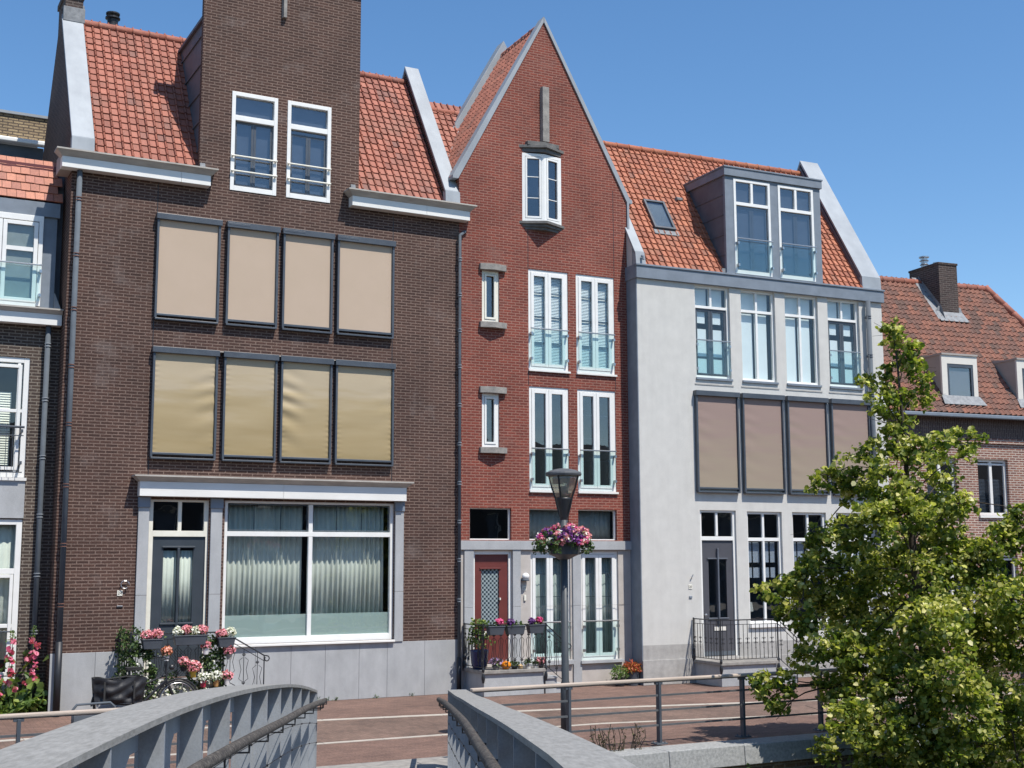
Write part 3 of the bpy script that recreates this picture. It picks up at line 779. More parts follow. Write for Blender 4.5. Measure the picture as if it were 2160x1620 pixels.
# tower windows
for x0, x1, op in ((6.89, 7.86, 0), (8.08, 9.04, 1)):
    w = window(H, x0, x1, 10.31, 12.41, rec=-.015, fw=.075, hs=[(11.86, .11, x0 + .075, x1 - .075)], depth=.13, bot=.1, top=.08, glass=m_glass_dark)
    xm = (x0 + x1) / 2
    for a, b in ((x0 + .08, xm - .002), (xm + .002, x1 - .08)):
        sash(w, a, b, 10.42, 11.80 - .08 * op, .055, .05, m_anthra, d=.05, bars=(10.7, 11.02))
    m = MB()
    for z in (11.03, 10.71): m.tube([(x0 - .0, -.06, z), (x1 + .0, -.06, z)], .018, 8)
    for z in (11.03, 10.71):
        for xx in (x0 + .03, x1 - .03): m.box(xx - .015, xx + .015, -.06, -.014, z - .015, z + .015)
    m.build('guard_rail', m_cream, w)
# eight screens
ux = [(5.44, 6.71), (6.85, 7.92), (8.02, 9.11), (9.21, 10.50)]
for i, (a, b) in enumerate(ux): sunscreen(H, a, b, 7.50, 9.62, m_fab_up, cap=i > 0)
lx = [(5.45, 6.73), (6.85, 7.95), (8.03, 9.13), (9.21, 10.52)]
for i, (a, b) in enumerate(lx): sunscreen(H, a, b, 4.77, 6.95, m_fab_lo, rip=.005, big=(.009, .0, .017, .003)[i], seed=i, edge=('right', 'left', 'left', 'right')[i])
MB().box(6.75, 9.2, -.12, .005, 6.925, 6.935).build('screen_flashing', m_ivory, H)
m = MB()
for x, a, b in ((5.45, 9.64, 10.25), (5.45, 6.97, 7.47), (5.45, 4.44, 4.74), (10.50, 9.64, 10.2), (10.50, 6.97, 7.47), (10.52, 4.44, 4.74)): MB().box(x - .007, x + .007, -.004, .004, a, b).build('expansion_joint', m_black, H)
# eaves
cornice(H, 3.58, 6.44, 10.27, 10.61, .22, .33, .13, 'eaves_cornice', split=5.85)
cornice(H, 9.47, 12.25, 10.27, 10.61, .22, .33, .13, 'eaves_cornice', split=11.2)
MB().box(3.58, 3.796, .012, .5, 10.27, 10.58).build('cornice_return', m_taupe, H)
m = MB()
for x0, x1 in ((6.26, 6.36), (9.5, 9.6)): m.box8([(x0, -.05), (x1 + .03, -.05), (x1 + .03, .0), (x0, .0)], [(x0, -.03), (x1, -.03), (x1, .0), (x0, .0)], 10.6, 10.78)
m.build('lead_soaker', m_lead, H)
sl = Vector((0, 2.35, 3.70))
L = sl.length
def keepB(x, s):
    X = 4.12 + x; z = 10.6 + s * 3.70 / L
    return X < 11.85 and not (6.3 < X < 9.64 and z < 14.0)
def newer(x, s):
    X = 4.12 + x; z = 10.6 + s * 3.70 / L; c, r = int(x / .174), int(s / .205)
    return (r == 17 and 32 <= c <= 33) or (r == 16 and 33 <= c <= 34) or (r == 15 and 32 <= c <= 34) or (r == 14 and 33 <= c <= 33) or (r == 10 and 32 <= c <= 33) or (r == 8 and c == 33)
tiles(H, 'roof', m_tile_red, (4.12, .06, 10.58), (1, 0, 0), sl, 7.75, L - .05, lambda x, s: keepB(x, s) and x < 3.8, tw=.174, rh=.205)
tiles(H, 'roof', m_tile_red, (4.12, .06, 10.58), (1, 0, 0), sl, 7.75, L - .05, lambda x, s: keepB(x, s) and x >= 3.8 and not newer(x, s), tw=.174, rh=.205)
tiles(H, 'replacement_tiles', m_tile_new, (4.12, .06, 10.58), (1, 0, 0), sl, 7.75, L - .05, newer, tw=.174, rh=.205)
MB().add([(4.1, 2.41, 14.2), (11.9, 2.41, 14.2), (11.9, 4.8, 10.6), (4.1, 4.8, 10.6)], [(0, 1, 2, 3)]).build('rear_roof', m_doorred, H)
ridge_tiles(H, (4.2, 2.4, 14.27), (11.78, 2.4, 14.27), m_tile_red, .09, .36)
for x0, x1 in ((3.77, 4.2), (11.75, 12.11)):
    coping(H, [(.02, 10.98), (2.36, 14.68), (4.9, 10.85)] if x0 > 5 else [(.02, 10.98), (2.1, 14.27)], x0, x1, .1, m_zinc)
    MB().box8([(x0, -.02), (x1, -.02), (x1, .12), (x0, .12)], [(x0, .0), (x1, .0), (x1, .14), (x0, .14)], 10.6, 10.965).build('coping_foot', m_zinc, H, bevel=.006)
m = MB()
for x0 in (4.18,): m.prism_x([(.1, 10.62), (2.4, 14.25), (2.4, 14.42), (.05, 10.82)], 4.18, 4.2)
m.build('gable_lining', m_zinc_mid, H)
for x0, x1 in ((3.765, 4.205), (11.745, 12.115)):
    for f in (.33, .7):
        y_, z_ = .02 + 2.1 * f, 10.98 + 3.29 * f
        MB().add([(x0, y_, z_ + .008), (x1, y_, z_ + .008), (x1, y_ + .012, z_ + .027), (x0, y_ + .012, z_ + .027)], [(0, 1, 2, 3)]).build('coping_seam', m_zinc_dark, H)
# tower body behind the brick face
m = MB(); m.box(6.30, 9.64, .14, 2.7, 10.45, 13.88)
tb = m.build('tower_cheek', m_zinc_dark, H)
m = MB()
for i in range(5):
    z = 11.1 + i * .62; m.box(6.27, 6.30, .14, 2.6, z, z + .035)
m.box(6.24, 9.70, .1, 2.75, 13.885, 13.95)
m.build('standing_seam', m_zinc_dark, tb)
# chimney and flue
m = MB(); m.box(3.83, 4.19, 2.05, 2.95, 14.0, 14.68); m.box(3.80, 4.22, 2.0, 3.0, 14.68, 14.8)
c = m.build('chimney', m_chim_brick, H)
m = MB(); m.box(3.785, 4.225, 1.98, 2.1, 14.1, 14.42); m.box(4.17, 4.21, 2.0, 2.9, 14.2, 14.5); m.build('chimney_flashing', m_lead, c, bevel=.01)
m = MB(); m.lathe([(.1, 14.1), (.1, 14.42), (.17, 14.44), (.17, 14.47), (.11, 14.5), (.12, 14.62), (.16, 14.64), (.16, 14.67), (.05, 14.7)], (4.93, 2.75, 0), 18)
m.lathe([(.15, 14.74), (.15, 14.77), (.06, 14.80)], (4.93, 2.75, 0), 18)
for k in range(4): m.tube([(4.93 + .12 * math.cos(k * 1.57), 2.75 + .12 * math.sin(k * 1.57), 14.66), (4.93 + .12 * math.cos(k * 1.57), 2.75 + .12 * math.sin(k * 1.57), 14.75)], .008, 6)
m.build('flue', m_castiron, H)
downpipe(H, 3.93, -.10, 10.27, 1.34, .052, [9.7, 8.6, 7.55, 6.45, 5.35, 4.2, 3.1, 2.0], bottom=1.34)
house_number(H, '24', 5.0, 2.20)
MB().box(4.95, 5.06, -.02, .0, 1.94, 1.97).build('doorbell', m_steel, H, bevel=.004)
m = MB(); m.tube([(5.08 + .075 * math.cos(t * .6), -.05, 2.36 + .075 * math.sin(t * .6)) for t in range(10)], .008, 6); m.tube([(5.1, 0, 2.33), (5.14, -.1, 2.4)], .012, 6)
m.build('wall_hook', m_steel, H)

# ================================================================== red brick house, number 22
OR = (12.09, 0.0); AR = .028775
G = thing('brick_house', 'narrow red brick house with steep pointed gable and oxblood front door', 'house', (OR[0], OR[1], 0), -AR)
up = [(.0, 3.02), (4.37, 3.02), (4.37, 11.28), (2.16, 15.38), (-.06, 11.28), (.0, 11.28)]
smU, smL = (.56, .99, 8.06, 9.24), (.56, .985, 5.26, 6.46)
F1, F2, F3, F4 = (1.725, 2.755, 7.07, 9.385), (2.965, 3.995, 7.07, 9.385), (1.73, 2.745, 4.34, 6.68), (2.975, 3.99, 4.34, 6.68)
T1, T2, T3 = (.265, 1.275, 3.235, 3.93), (1.72, 2.725, 3.235, 3.93), (2.965, 3.985, 3.235, 3.93)
wall_holes('wall', m_red, G, up, [smU, smL, F1, F2, F3, F4, T1, T2, T3, (1.66, 2.53, 10.55, 12.05)], 0, .2)
D0, G1, G2 = (.35, 1.29, .57, 3.0), (1.75, 2.755, .60, 2.985), (3.015, 4.01, .57, 2.985)
wall_holes('ground_floor_wall', m_render, G, [(.04, 0), (4.36, 0), (4.36, 3.02), (.04, 3.02)], [D0, G1, G2], 0.01, .2)
m = MB(); m.box(.03, 1.765, -.05, .012, 3.02, 3.215); m.box(1.77, 4.42, -.05, .012, 3.02, 3.215); m.build('stone_lintel', m_bluestone, G, bevel=.004)
for x0, x1 in ((.13, .35), (1.295, 1.49), (2.80, 3.01)):
    m = MB(); m.box(x0, x1, -.03, .02, .02, 1.78); m.box(x0, x1, -.03, .02, 1.785, 3.02); m.build('pilaster', m_bluestone, G, bevel=.004)
m = MB(); m.box(2.98, 4.08, -.07, .1, .50, .568); m.box(1.5, 2.79, -.07, .1, .50, .598); m.build('window_sill', m_bluestone, G, bevel=.005)
m = MB(); m.box(2.02, 4.3, -.0, .008, 1.78, 1.784); m.box(1.46, 1.5, .004, .009, .3, 3.0); m.build('render_joint', m_concrete, G)
# side, rear, deck, rooms
MB().prism_x([(.2, 0), (8, 0), (8, 9), (.2, 9)], .06, .2).build('side_wall', m_red, G)
MB().prism_x([(.2, 0), (8, 0), (8, 9), (.2, 11.2)], 4.2, 4.37).build('side_wall', m_red, G)
MB().box(.2, 4.2, 7.8, 8.0, 0, 9).build('rear_wall', m_red, G)
MB().prism_y([(-.1, 11.2), (4.37, 11.2), (2.16, 15.22)], .2, 2.35).build('roof_deck', m_zinc_dark, G)
MB().prism_x([(.2, 9.6), (2.45, 13.62), (7.9, 9.0), (7.9, 8.9)], -.02, 4.3).build('roof_deck', m_zinc_dark, G)
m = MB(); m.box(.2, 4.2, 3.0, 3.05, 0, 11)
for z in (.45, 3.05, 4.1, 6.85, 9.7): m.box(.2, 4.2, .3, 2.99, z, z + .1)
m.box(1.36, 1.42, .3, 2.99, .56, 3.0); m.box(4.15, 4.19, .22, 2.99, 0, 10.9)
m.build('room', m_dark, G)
# gable roof tiles (left slope), verge, rear parapet
sv = Vector((2.26, 0, 4.02)); Ls = sv.length
tiles(G, 'roof', m_tile_red, (-.12, 2.2, 11.30), (0, -1, 0), sv, 2.05, Ls - .03, tw=.174, rh=.205)
MB().add([(4.42, .1, 11.28), (4.42, 2.3, 11.28), (2.16, 2.3, 15.32), (2.16, .1, 15.32)], [(0, 1, 2, 3)]).build('rear_slope', m_doorred, G)
ridge_tiles(G, (2.16, 2.2, 15.32), (2.16, .2, 15.32), m_tile_red, .09, .34)
m = MB()
m.prism_y([(-.17, 11.34), (2.155, 15.5), (2.155, 15.36), (-.04, 11.27), (-.17, 11.27)], -.035, .26)
m.prism_y([(4.37, 11.27), (2.165, 15.36), (2.165, 15.5), (4.45, 11.36), (4.52, 11.32), (4.52, 11.24), (4.43, 11.24), (4.43, 10.05), (4.375, 10.05), (4.375, 11.27)], -.035, .2)
m.build('gable_verge', m_zinc, G)
m = MB(); m.prism_y([(.55, 12.85), (2.16, 15.72), (3.9, 12.6), (3.7, 12.5), (2.16, 15.3), (.7, 12.7)], 2.12, 2.5)
m.build('parapet', m_zinc, G, bevel=.01)
sl2 = Vector((0, 2.45, 3.85))
tiles(G, 'lower_roof', m_tile_red, (-.02, .3, 10.35), (1, 0, 0), sl2, 1.55, (sl2.length * .9), lambda x, s: True, tw=.174, rh=.205)
ridge_tiles(G, (-.0, 2.46, 13.72), (1.4, 2.46, 13.72), m_tile_red, .09, .36)
m = MB(); m.tube([(-.13, .9, 11.3), (1.22, 2.42, 13.68)], .045, 6); m.build('valley_flashing', m_zinc, G)
MB().prism_z([(2.06, .005), (2.08, -.1), (2.25, -.1), (2.27, .005)], 12.42, 13.75).build('stone_post', m_concrete, G, bevel=.006)
# pointed bay window in the gable
cx, xl, xr, pj = 2.09, 1.58, 2.60, -.13
def vee(m, e, p, z0, z1): m.prism_z([(xl - e, .01), (cx, -p), (xr + e, .01)], z0, z1)
bw = None
for sgn, (ax_, bx_) in (('l', (xl, cx)), ('r', (cx, xr))):
    Lb = math.hypot(bx_ - ax_, pj); ang = math.atan2(pj if sgn == 'l' else -pj, bx_ - ax_)
    w = window(G, 0, Lb, 10.49, 12.10, rec=0, fw=.07, depth=.07, hs=[], glass=m_glass_dark, name='bay_window')
    sash(w, .075, Lb - .075, 10.565, 12.02, -.006, .045, m_white, d=.04)
    m = MB()
    for z in (11.05, 11.55): m.box(.12, Lb - .12, .02, .03, z - .008, z + .008)
    m.build('glazing_bar', m_white, w)
    w.location = (ax_, 0 if sgn == 'l' else pj, 0); w.rotation_euler = (0, 0, ang)
m = MB(); vee(m, .02, .2, 12.13, 12.22); vee(m, .1, .27, 12.22, 12.29); m.prism_z([(1.66, .01), (1.68, -.1), (2.09, -.17), (2.5, -.1), (2.52, .01)], 12.29, 12.38)
m.build('bay_hood', m_concrete_dark, G, bevel=.006)
m = MB(); vee(m, .1, .28, 10.42, 10.485); m.prism_z([(1.56, .01), (cx, -.21), (2.62, .01)], 10.36, 10.42); m.prism_z([(1.62, .01), (cx, -.14), (2.55, .01)], 10.30, 10.36)
m.build('bay_sill', m_concrete_dark, G, bevel=.006)
# small side windows
for (a, b, c_, d_), op in ((smU, 1), (smL, 0)):
    w = window(G, a, b, c_, d_, rec=.03, fw=.07, mat=m_cream if op else m_white, glass=m_glass_dark, depth=.1)
    sash(w, a + .075, b - .075, c_ + .075, d_ - .075, .015, .045, m_cream if op else m_white)
    m = MB(); m.prism_z([(.49, .01), (.49, -.07), (.815, -.14), (1.14, -.07), (1.14, .01)], d_ + .0, d_ + .14); m.build('lintel', m_concrete, G, bevel=.005)
    m = MB(); m.prism_z([(.49, .01), (.49, -.08), (.815, -.16), (1.14, -.08), (1.14, .01)], c_ - .135, c_ - .005); m.build('sill', m_concrete, G, bevel=.005)
def blinds(parent, x0, x1, z0, z1, y, mat, n=None):
    n = n or int((z1 - z0) / .045); m = MB(); dz = (z1 - z0) / n
    for i in range(n):
        z = z0 + i * dz; m.add([(x0, y, z), (x1, y, z), (x1, y + .016, z + dz * .86), (x0, y + .016, z + dz * .86)], [(0, 1, 2, 3)])
    o = m.build('blind', mat, parent)
    return o
for k, (a, b, c_, d_) in enumerate((F1, F2, F3, F4)):
    upper = k < 2
    w = french(G, a, b, c_, d_, rec=.02, glassm=m_glass if upper else m_glass_dark, bars=())
    if upper:
        blinds(w, a + .08, b - .08, c_ + .1, d_ - .1, .105, m_blind, 60)
        m = MB()
        for f in (.27, .53, .77): z = c_ + (d_ - c_) * f; m.box(a + .1, b - .1, .075, .085, z - .014, z + .014)
        m.build('glazing_bar', m_anthra, w)
    else:
        m = MB()
        for f in (.3, .52, .75): z = c_ + (d_ - c_) * f; m.box(a + .1, b - .1, .075, .08, z - .005, z + .005)
        m.build('glazing_bar', m_pipe, w)
    balustrade(G, a + .05, b - .05, c_ + .12, c_ + .935, -.06)
    MB().box(a - .01, b + .03, -.05, .03, c_ - .05, c_ - .005).build('sill', m_fascia, G, bevel=.004)
for k, (a, b, c_, d_) in enumerate((T1, T2, T3)):
    w = window(G, a, b, c_, d_, rec=.07, fw=.035, depth=.06, glass=m_glass_dark if k == 0 else m_glass, bot=.025, top=.025)
    if k: curtain(w, a + .03, b - .03, c_, d_, .26, m_curtain_g, .13, .012, seed=k)
for k, (a, b, c_, d_) in enumerate((G1, G2)):
    w = french(G, a, b, c_, d_, rec=.06, glassm=m_glass, fw=.065)
    curtain(w, a + .03, b - .02, .7, d_, .24, m_curtain_n, .08, .018, seed=k + 5)
    m = MB()
    for f in (.36, .58, .79): z = c_ + (d_ - c_) * f; m.box(a + .1, b - .1, .11, .115, z - .008, z + .008)
    m.build('glazing_bar', m_anthra, w)
    balustrade(G, a + .05, b - .05, c_ + .1, 1.43, -.05)
# red door
m = MB(); m.box(.347, .41, .05, .13, .565, 3.003); m.box(1.225, 1.293, .05, .13, .565, 3.003); m.box(.41, 1.225, .05, .13, 2.92, 3.003); m.build('door_frame', m_white, G, bevel=.004)
MB().box(.41, 1.225, .09, .13, 2.74, 2.92).build('door_panel', m_doorred, G)
dr = door(G, .415, 1.22, .59, 2.735, .085, m_doorred, [(.58, 1.01, 1.40, 2.60)])
mc, nt, out = newmat('chequered_glass')
b_ = N(nt, 'ShaderNodeBsdfPrincipled'); b_.inputs['Roughness'].default_value = .15
tc = N(nt, 'ShaderNodeTexCoord'); mp = N(nt, 'ShaderNodeMapping'); mp.inputs['Location'].default_value = (0.011, .5, 0.013)
ck = N(nt, 'ShaderNodeTexChecker'); ck.inputs['Scale'].default_value = 21.0; ck.inputs['Color1'].default_value = (.035, .05, .065, 1); ck.inputs['Color2'].default_value = (.3, .36, .37, 1)
nt.links.new(tc.outputs['Object'], mp.inputs[0]); nt.links.new(mp.outputs[0], ck.inputs['Vector']); nt.links.new(ck.outputs['Color'], b_.inputs['Base Color']); nt.links.new(b_.outputs[0], out.inputs[0])
MB().box(.575, 1.015, .115, .12, 1.39, 2.61).build('door_glass', mc, dr)
m = MB(); m.box(.54, 1.05, .06, .09, 2.6, 2.63); m.box(.54, 1.05, .06, .09, 1.37, 1.40); m.build('door_moulding', m_doorred, dr, bevel=.005)
MB().box(.62, 1.0, .08, .09, 1.18, 1.27).build('letter_plate', m_ivory, dr, bevel=.003)
MB().box(1.01, 1.04, .05, .09, 1.93, 1.98).build('door_knob', m_cream, dr, bevel=.004)
m = MB(); m.ball((1.585, -.075, 2.44), .085, 12, (1, .8, .9)); wl = m.build('wall_lamp', m_white, G, smooth=True)
m = MB(); m.lathe([(.085, 0), (.09, .02), (.06, .06)], (1.585, -.06, 2.34), 14); m.build('lamp_base', m_pipe, wl)
house_number(G, '22', 1.59, 2.18, y=.01)
MB().box(1.575, 1.625, -.02, .01, 1.91, 2.03).build('doorbell', m_cream, G, bevel=.004)
m = MB()
for x, a, b in ((1.72, 9.4, 10.9), (4.0, 9.4, 11.5), (4.0, 6.7, 7.05), (1.72, 6.7, 7.05)): MB().box(x - .006, x + .006, -.004, .004, a, b).build('expansion_joint', m_black, G)
downpipe(G, -.02, -.09, 9.95, .75, .036, [9.4, 8.6, 7.8, 7.0, 6.15, 5.3, 4.45, 3.62, 2.8, 1.95], clampmat=m_zinc, bottom=.75, top_bend=(.16, -.02))

# ================================================================== white stucco house, number 20
OS = (16.425210988, -.574854339); AS = .051098
S = thing('stucco_house', 'pale stucco house with zinc dormer, mauve brown screens and grey front door', 'house', (OS[0], OS[1], 0), -AS)
W2 = [(1.595, 2.595), (2.92, 3.935), (4.235, 5.25), (5.555, 6.56)]
gw = [(2.93, 3.94), (4.25, 5.27), (5.58, 6.60)]
wall_holes('wall', m_stucco, S, [(0, .88), (1.60, .88), (1.60, 3.94), (2.61, 3.94), (2.61, .88), (7.3, .88), (7.3, 9.4), (0, 9.4)],
           [(a, b, 7.08, 9.315) for a, b in W2] + [(a, b, 1.29, 3.925) for a, b in gw], 0, .2)
wall_holes('lower_wall', m_stucco2, S, [(0, 0), (7.3, 0), (7.3, .88), (2.612, .88), (2.612, .57), (1.598, .57), (1.598, .88), (0, .88)], [], -.004, .2)
MB().box(-.02, 7.31, -.03, .0, 0, .55).build('plinth', m_stucco2, S, bevel=.004)
MB().box(-.022, -.001, .002, .46, 0, 9.4).build('side_cladding', m_zinc_mid, S)
MB().prism_x([(.2, 0), (8, 0), (8, 9.2), (4.8, 9.9), (2.4, 13.65), (.2, 10.2)], 7.0, 7.3).build('gable_wall', m_stucco, S)
MB().prism_x([(.2, 0), (8, 0), (8, 9.2), (4.8, 9.9), (2.4, 13.6), (.2, 10.15)], .0, .2).build('gable_wall', m_stucco, S)
MB().box(.2, 7.0, 7.8, 8, 0, 9.5).build('rear_wall', m_stucco, S)
MB().prism_x([(.2, 9.4), (.2, 9.6), (2.4, 13.28), (4.8, 9.6), (4.8, 9.4)], .2, 7.0).build('roof_deck', m_zinc_dark, S)
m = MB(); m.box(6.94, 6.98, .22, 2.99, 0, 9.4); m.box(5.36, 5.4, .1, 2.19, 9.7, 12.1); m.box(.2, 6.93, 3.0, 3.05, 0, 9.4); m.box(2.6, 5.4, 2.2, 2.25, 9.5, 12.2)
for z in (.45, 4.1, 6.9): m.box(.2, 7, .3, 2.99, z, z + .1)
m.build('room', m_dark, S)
m = MB(); m.box(-.05, 7.34, -.075, .01, 9.33, 9.62); m.box(-.07, 7.36, -.10, .01, 9.62, 9.665); m.box(-.05, -.001, .011, .46, 9.33, 9.66)
m.build('eaves_fascia', m_zinc_mid, S, bevel=.006)
for i, (a, b) in enumerate(W2):
    xm = (a + b) / 2
    w = window(S, a, b, 7.08, 9.315, rec=.07, fw=.055, depth=.07, bot=.06, top=.05,
               vs=[(xm, .06, (7.14 if i in (1, 2) else 8.83), 9.265)], hs=[(8.80, .065, a + .055, b - .055)])
    if i in (0, 3):
        for c_, d_ in ((a + .06, xm - .002), (xm + .002, b - .06)): sash(w, c_, d_, 7.145, 8.765, .10, .06, m_anthra, d=.045)
        balustrade(S, a + .04, b - .02, 7.17, 7.985, -.0)
        m = MB()
        for c_ in (a + .08, xm + .03):
            m.box(c_ - .04, c_ + .30, .17, .175, 8.42, 8.7); m.box(c_ - .04, c_ + .33, .17, .175, 7.62, 8.28); m.box(c_ - .04, c_ + .33, .17, .175, 7.12, 7.56)
            m.box(c_ - .04, c_ + .36, .19, .195, 8.8, 9.3)
        m.build('blind', m_blind, w)
    else:
        m = MB()
        for c_, d_ in ((a + .03, xm - .06), (xm - .0, b - .14)): m.box(c_, d_, .19, .195, 7.1, 8.76)
        m.box(a + .03, b - .1, .2, .205, 8.8, 9.3)
        m.build('blind', m_blind, w)
    MB().box(a - .015, b + .02, -.04, .07, 7.02, 7.075).build('window_sill', m_zinc_mid, S, bevel=.004)
m = MB()
for a, b in W2: m.box(a - .05, b + .05, -.012, .004, 6.9, 6.93)
m.build('string_course', m_stucco2, S)
for i, (a, b) in enumerate(((1.51, 2.71), (2.83, 4.03), (4.15, 5.36), (5.49, 6.70))):
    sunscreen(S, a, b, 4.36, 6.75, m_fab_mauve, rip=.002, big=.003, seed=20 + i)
# grey door
w = window(S, 1.60, 2.61, 3.24, 3.94, rec=.05, fw=.07, vs=[(2.1, .06, 3.34, 3.88)], glass=m_glass_dark, bot=.09, top=.05)
m = MB(); m.box(1.597, 1.67, .05, .13, .57, 3.238); m.box(2.545, 2.613, .05, .13, .57, 3.238); m.build('door_frame', m_white, S, bevel=.004)
dr = door(S, 1.67, 2.545, .58, 3.238, .085, m_doorgrey2, [(1.86, 2.08, 1.45, 2.80), (2.13, 2.36, 1.45, 2.80)])
MB().box(1.85, 2.37, .115, .119, 1.44, 2.81).build('door_glass', m_glass_dark, dr)
m = MB(); m.box(2.085, 2.125, .03, .09, 1.3, 3.05); m.box(1.82, 2.39, .055, .09, 2.80, 2.83); m.box(1.82, 2.39, .055, .09, 1.42, 1.45); m.build('door_moulding', m_zinc_dark, dr, bevel=.005)
MB().box(1.98, 2.3, .07, .09, 1.15, 1.24).build('letter_plate', m_ivory, dr, bevel=.004)
m = MB(); m.tube([(1.72, .09, 1.52), (1.72, .03, 1.52)], .014, 8); m.ball((1.72, .02, 1.52), .033, 8); m.build('handle', m_steel, dr)
MB().box(1.68, 2.54, .07, .085, .585, .68).build('kick_plate', m_pipe, dr)
for i, (a, b) in enumerate(gw):
    xm = (a + b) / 2
    w = window(S, a, b, 1.29, 3.925, rec=.06, fw=.06, depth=.07, vs=[(xm, .06, 1.35, 3.87)], hs=[(3.265, .08, a + .06, b - .06)], glass=m_glass_dark)
    m = MB()
    for c_, d_ in ((a + .07, a + .23), (a + .27, xm - .05), (xm + .06, xm + .22), (xm + .27, b - .1)):
        m.box(c_, d_, .19, .195, 2.72, 3.2)
        m.box(c_, d_, .19, .195, 2.36, 2.6)
    m.build('blind', m_blind, w)
    MB().box(a - .03, b + .03, -.06, .06, 1.2, 1.285).build('window_sill', m_fascia, S, bevel=.004)
house_number(S, '20', 1.29, 2.17)
MB().box(1.25, 1.33, -.02, .0, 1.91, 1.96).build('doorbell', m_zinc_mid, S, bevel=.004)
m = MB(); m.tube([(1.33, 0, 2.36), (1.31, -.05, 2.40), (1.34, -.06, 2.45)], .012, 6); m.build('wall_hook', m_steel, S)
# dormer
m = MB(); m.box(2.54, 5.42, .06, 2.3, 9.62, 12.13); dk = m.build('dormer_cheek', m_zinc_dark, S)
m = MB()
for i in range(4):
    z = 10.15 + i * .5; m.box(2.525, 2.54, .07, 2.2, z, z + .025)
m.build('standing_seam', m_zinc_dark, dk)
wall_holes('dormer_face', m_zinc_mid, S, [(2.53, 9.665), (5.43, 9.665), (5.43, 12.13), (2.53, 12.13)], [(2.78, 3.865, 9.70, 12.09), (4.115, 5.20, 9.70, 12.07)], -.02, .08)
m = MB(); m.box(2.49, 5.47, -.07, 2.35, 12.13, 12.33); m.box(2.47, 5.49, -.09, 2.37, 12.33, 12.37); m.build('dormer_roof', m_zinc_mid, S, bevel=.006)
for a, b in ((2.78, 3.865), (4.115, 5.20)):
    xm = (a + b) / 2
    w = window(S, a, b, 9.70, 12.08, rec=-.035, fw=.065, depth=.09, vs=[(xm, .07, 11.46, 12.02)], hs=[(11.46, .08, a + .065, b - .065)], bot=.09, glass=m_glass_dark)
    for c_, d_ in ((a + .07, xm + .0), (xm + .004, b - .07)): sash(w, c_, d_, 9.80, 11.41, .02, .055, m_anthra, d=.04)
    balustrade(S, a + .05, b - .02, 9.78, 10.57, -.1)
sl = Vector((0, 2.38, 3.72)); L = sl.length
def keepS(x, s):
    X = .2 + x; z = 9.66 + s * 3.72 / L
    if 2.6 < X < 5.36 and z < 12.2: return False
    if 1.0 < X < 1.5 and 10.86 < z < 11.62: return False
    return X < 6.8
tiles(S, 'roof', m_tile_or2, (.2, .04, 9.66), (1, 0, 0), sl, 6.65, L - .05, keepS, tw=.172, rh=.2)
MB().add([(.2, 2.41, 13.3), (6.8, 2.41, 13.3), (6.8, 4.8, 9.6), (.2, 4.8, 9.6)], [(0, 1, 2, 3)]).build('rear_roof', m_doorred, S)
ridge_tiles(S, (-.6, 2.4, 13.37), (6.75, 2.4, 13.37), m_tile_or2, .09, .36)
coping(S, [(.02, 10.0), (2.36, 13.75), (4.8, 9.9)], 6.72, 7.33, .1, m_zinc)
MB().box8([(6.72, -.0), (7.33, -.0), (7.33, .12), (6.72, .12)], [(6.72, .02), (7.33, .02), (7.33, .14), (6.72, .14)], 9.66, 9.985).build('coping_foot', m_zinc, S, bevel=.006)
MB().prism_x([(.1, 9.7), (.1, 10.0), (2.4, 13.6), (2.4, 13.2)], 6.72, 6.99).build('gable_lining', m_zinc_dark, S)
coping(S, [(.02, 9.98), (2.4, 13.7)], -.03, .22, .1, m_zinc)
MB().box8([(-.03, -.04), (.24, -.04), (.24, .12), (-.03, .12)], [(-.03, .0), (.22, .0), (.22, .14), (-.03, .14)], 9.66, 9.965).build('coping_foot', m_zinc, S, bevel=.006)
# roof light lying in the roof plane
sn = sl.normalized(); nn = Vector((1, 0, 0)).cross(sn).normalized()
def onroof(x, s, h): return Vector((x, .04, 9.66)) + sn * s + nn * h
def roofbox(m, x0, x1, s0, s1, h0, h1):
    P = [onroof(x, s, h) for h in (h0, h1) for (x, s) in ((x0, s0), (x1, s0), (x1, s1), (x0, s1))]
    m.add(P, [(3, 2, 1, 0), (4, 5, 6, 7), (0, 1, 5, 4), (1, 2, 6, 5), (2, 3, 7, 6), (3, 0, 4, 7)]); return m
s0, s1 = 1.32, 2.33
m = MB(); roofbox(m, .95, 1.01, s0, s1, .0, .1); roofbox(m, 1.5, 1.56, s0, s1, .0, .1); roofbox(m, 1.01, 1.5, s0, s0 + .06, 0, .1); roofbox(m, 1.01, 1.5, s1 - .06, s1, 0, .1)
sk = m.build('roof_light', m_anthra, S, bevel=.006)
roofbox(MB(), 1.0, 1.51, s0 + .05, s1 - .05, .07, .076).build('pane', m_glass_dark, sk)
roofbox(MB(), .98, 1.53, s0 + .03, s1 - .03, .03, .035).build('blind', m_curtain_g, sk)
roofbox(MB(), .92, 1.62, s0 - .17, s0 - .01, .02, .045).build('lead_apron', m_lead, sk, bevel=.01)
m = MB(); m.box(2.42, 2.56, .02, .06, 9.7, 9.8); m.tube([(2.0, 1.35, 11.83), (2.2, 1.42, 11.85)], .05, 6); m.build('lead_soaker', m_lead, S)
downpipe(S, 6.76, -.12, 9.33, .3, .062, [8.9, 7.9, 6.9, 5.8, 4.7, 3.6, 2.5], clampmat=m_zinc_dark)
m = MB(); m.tube([(.12, -.04, 9.86), (.13, -.09, 9.84), (.13, -.1, 9.76)], .03, 8); m.build('overflow_spout', m_zinc_mid, S)

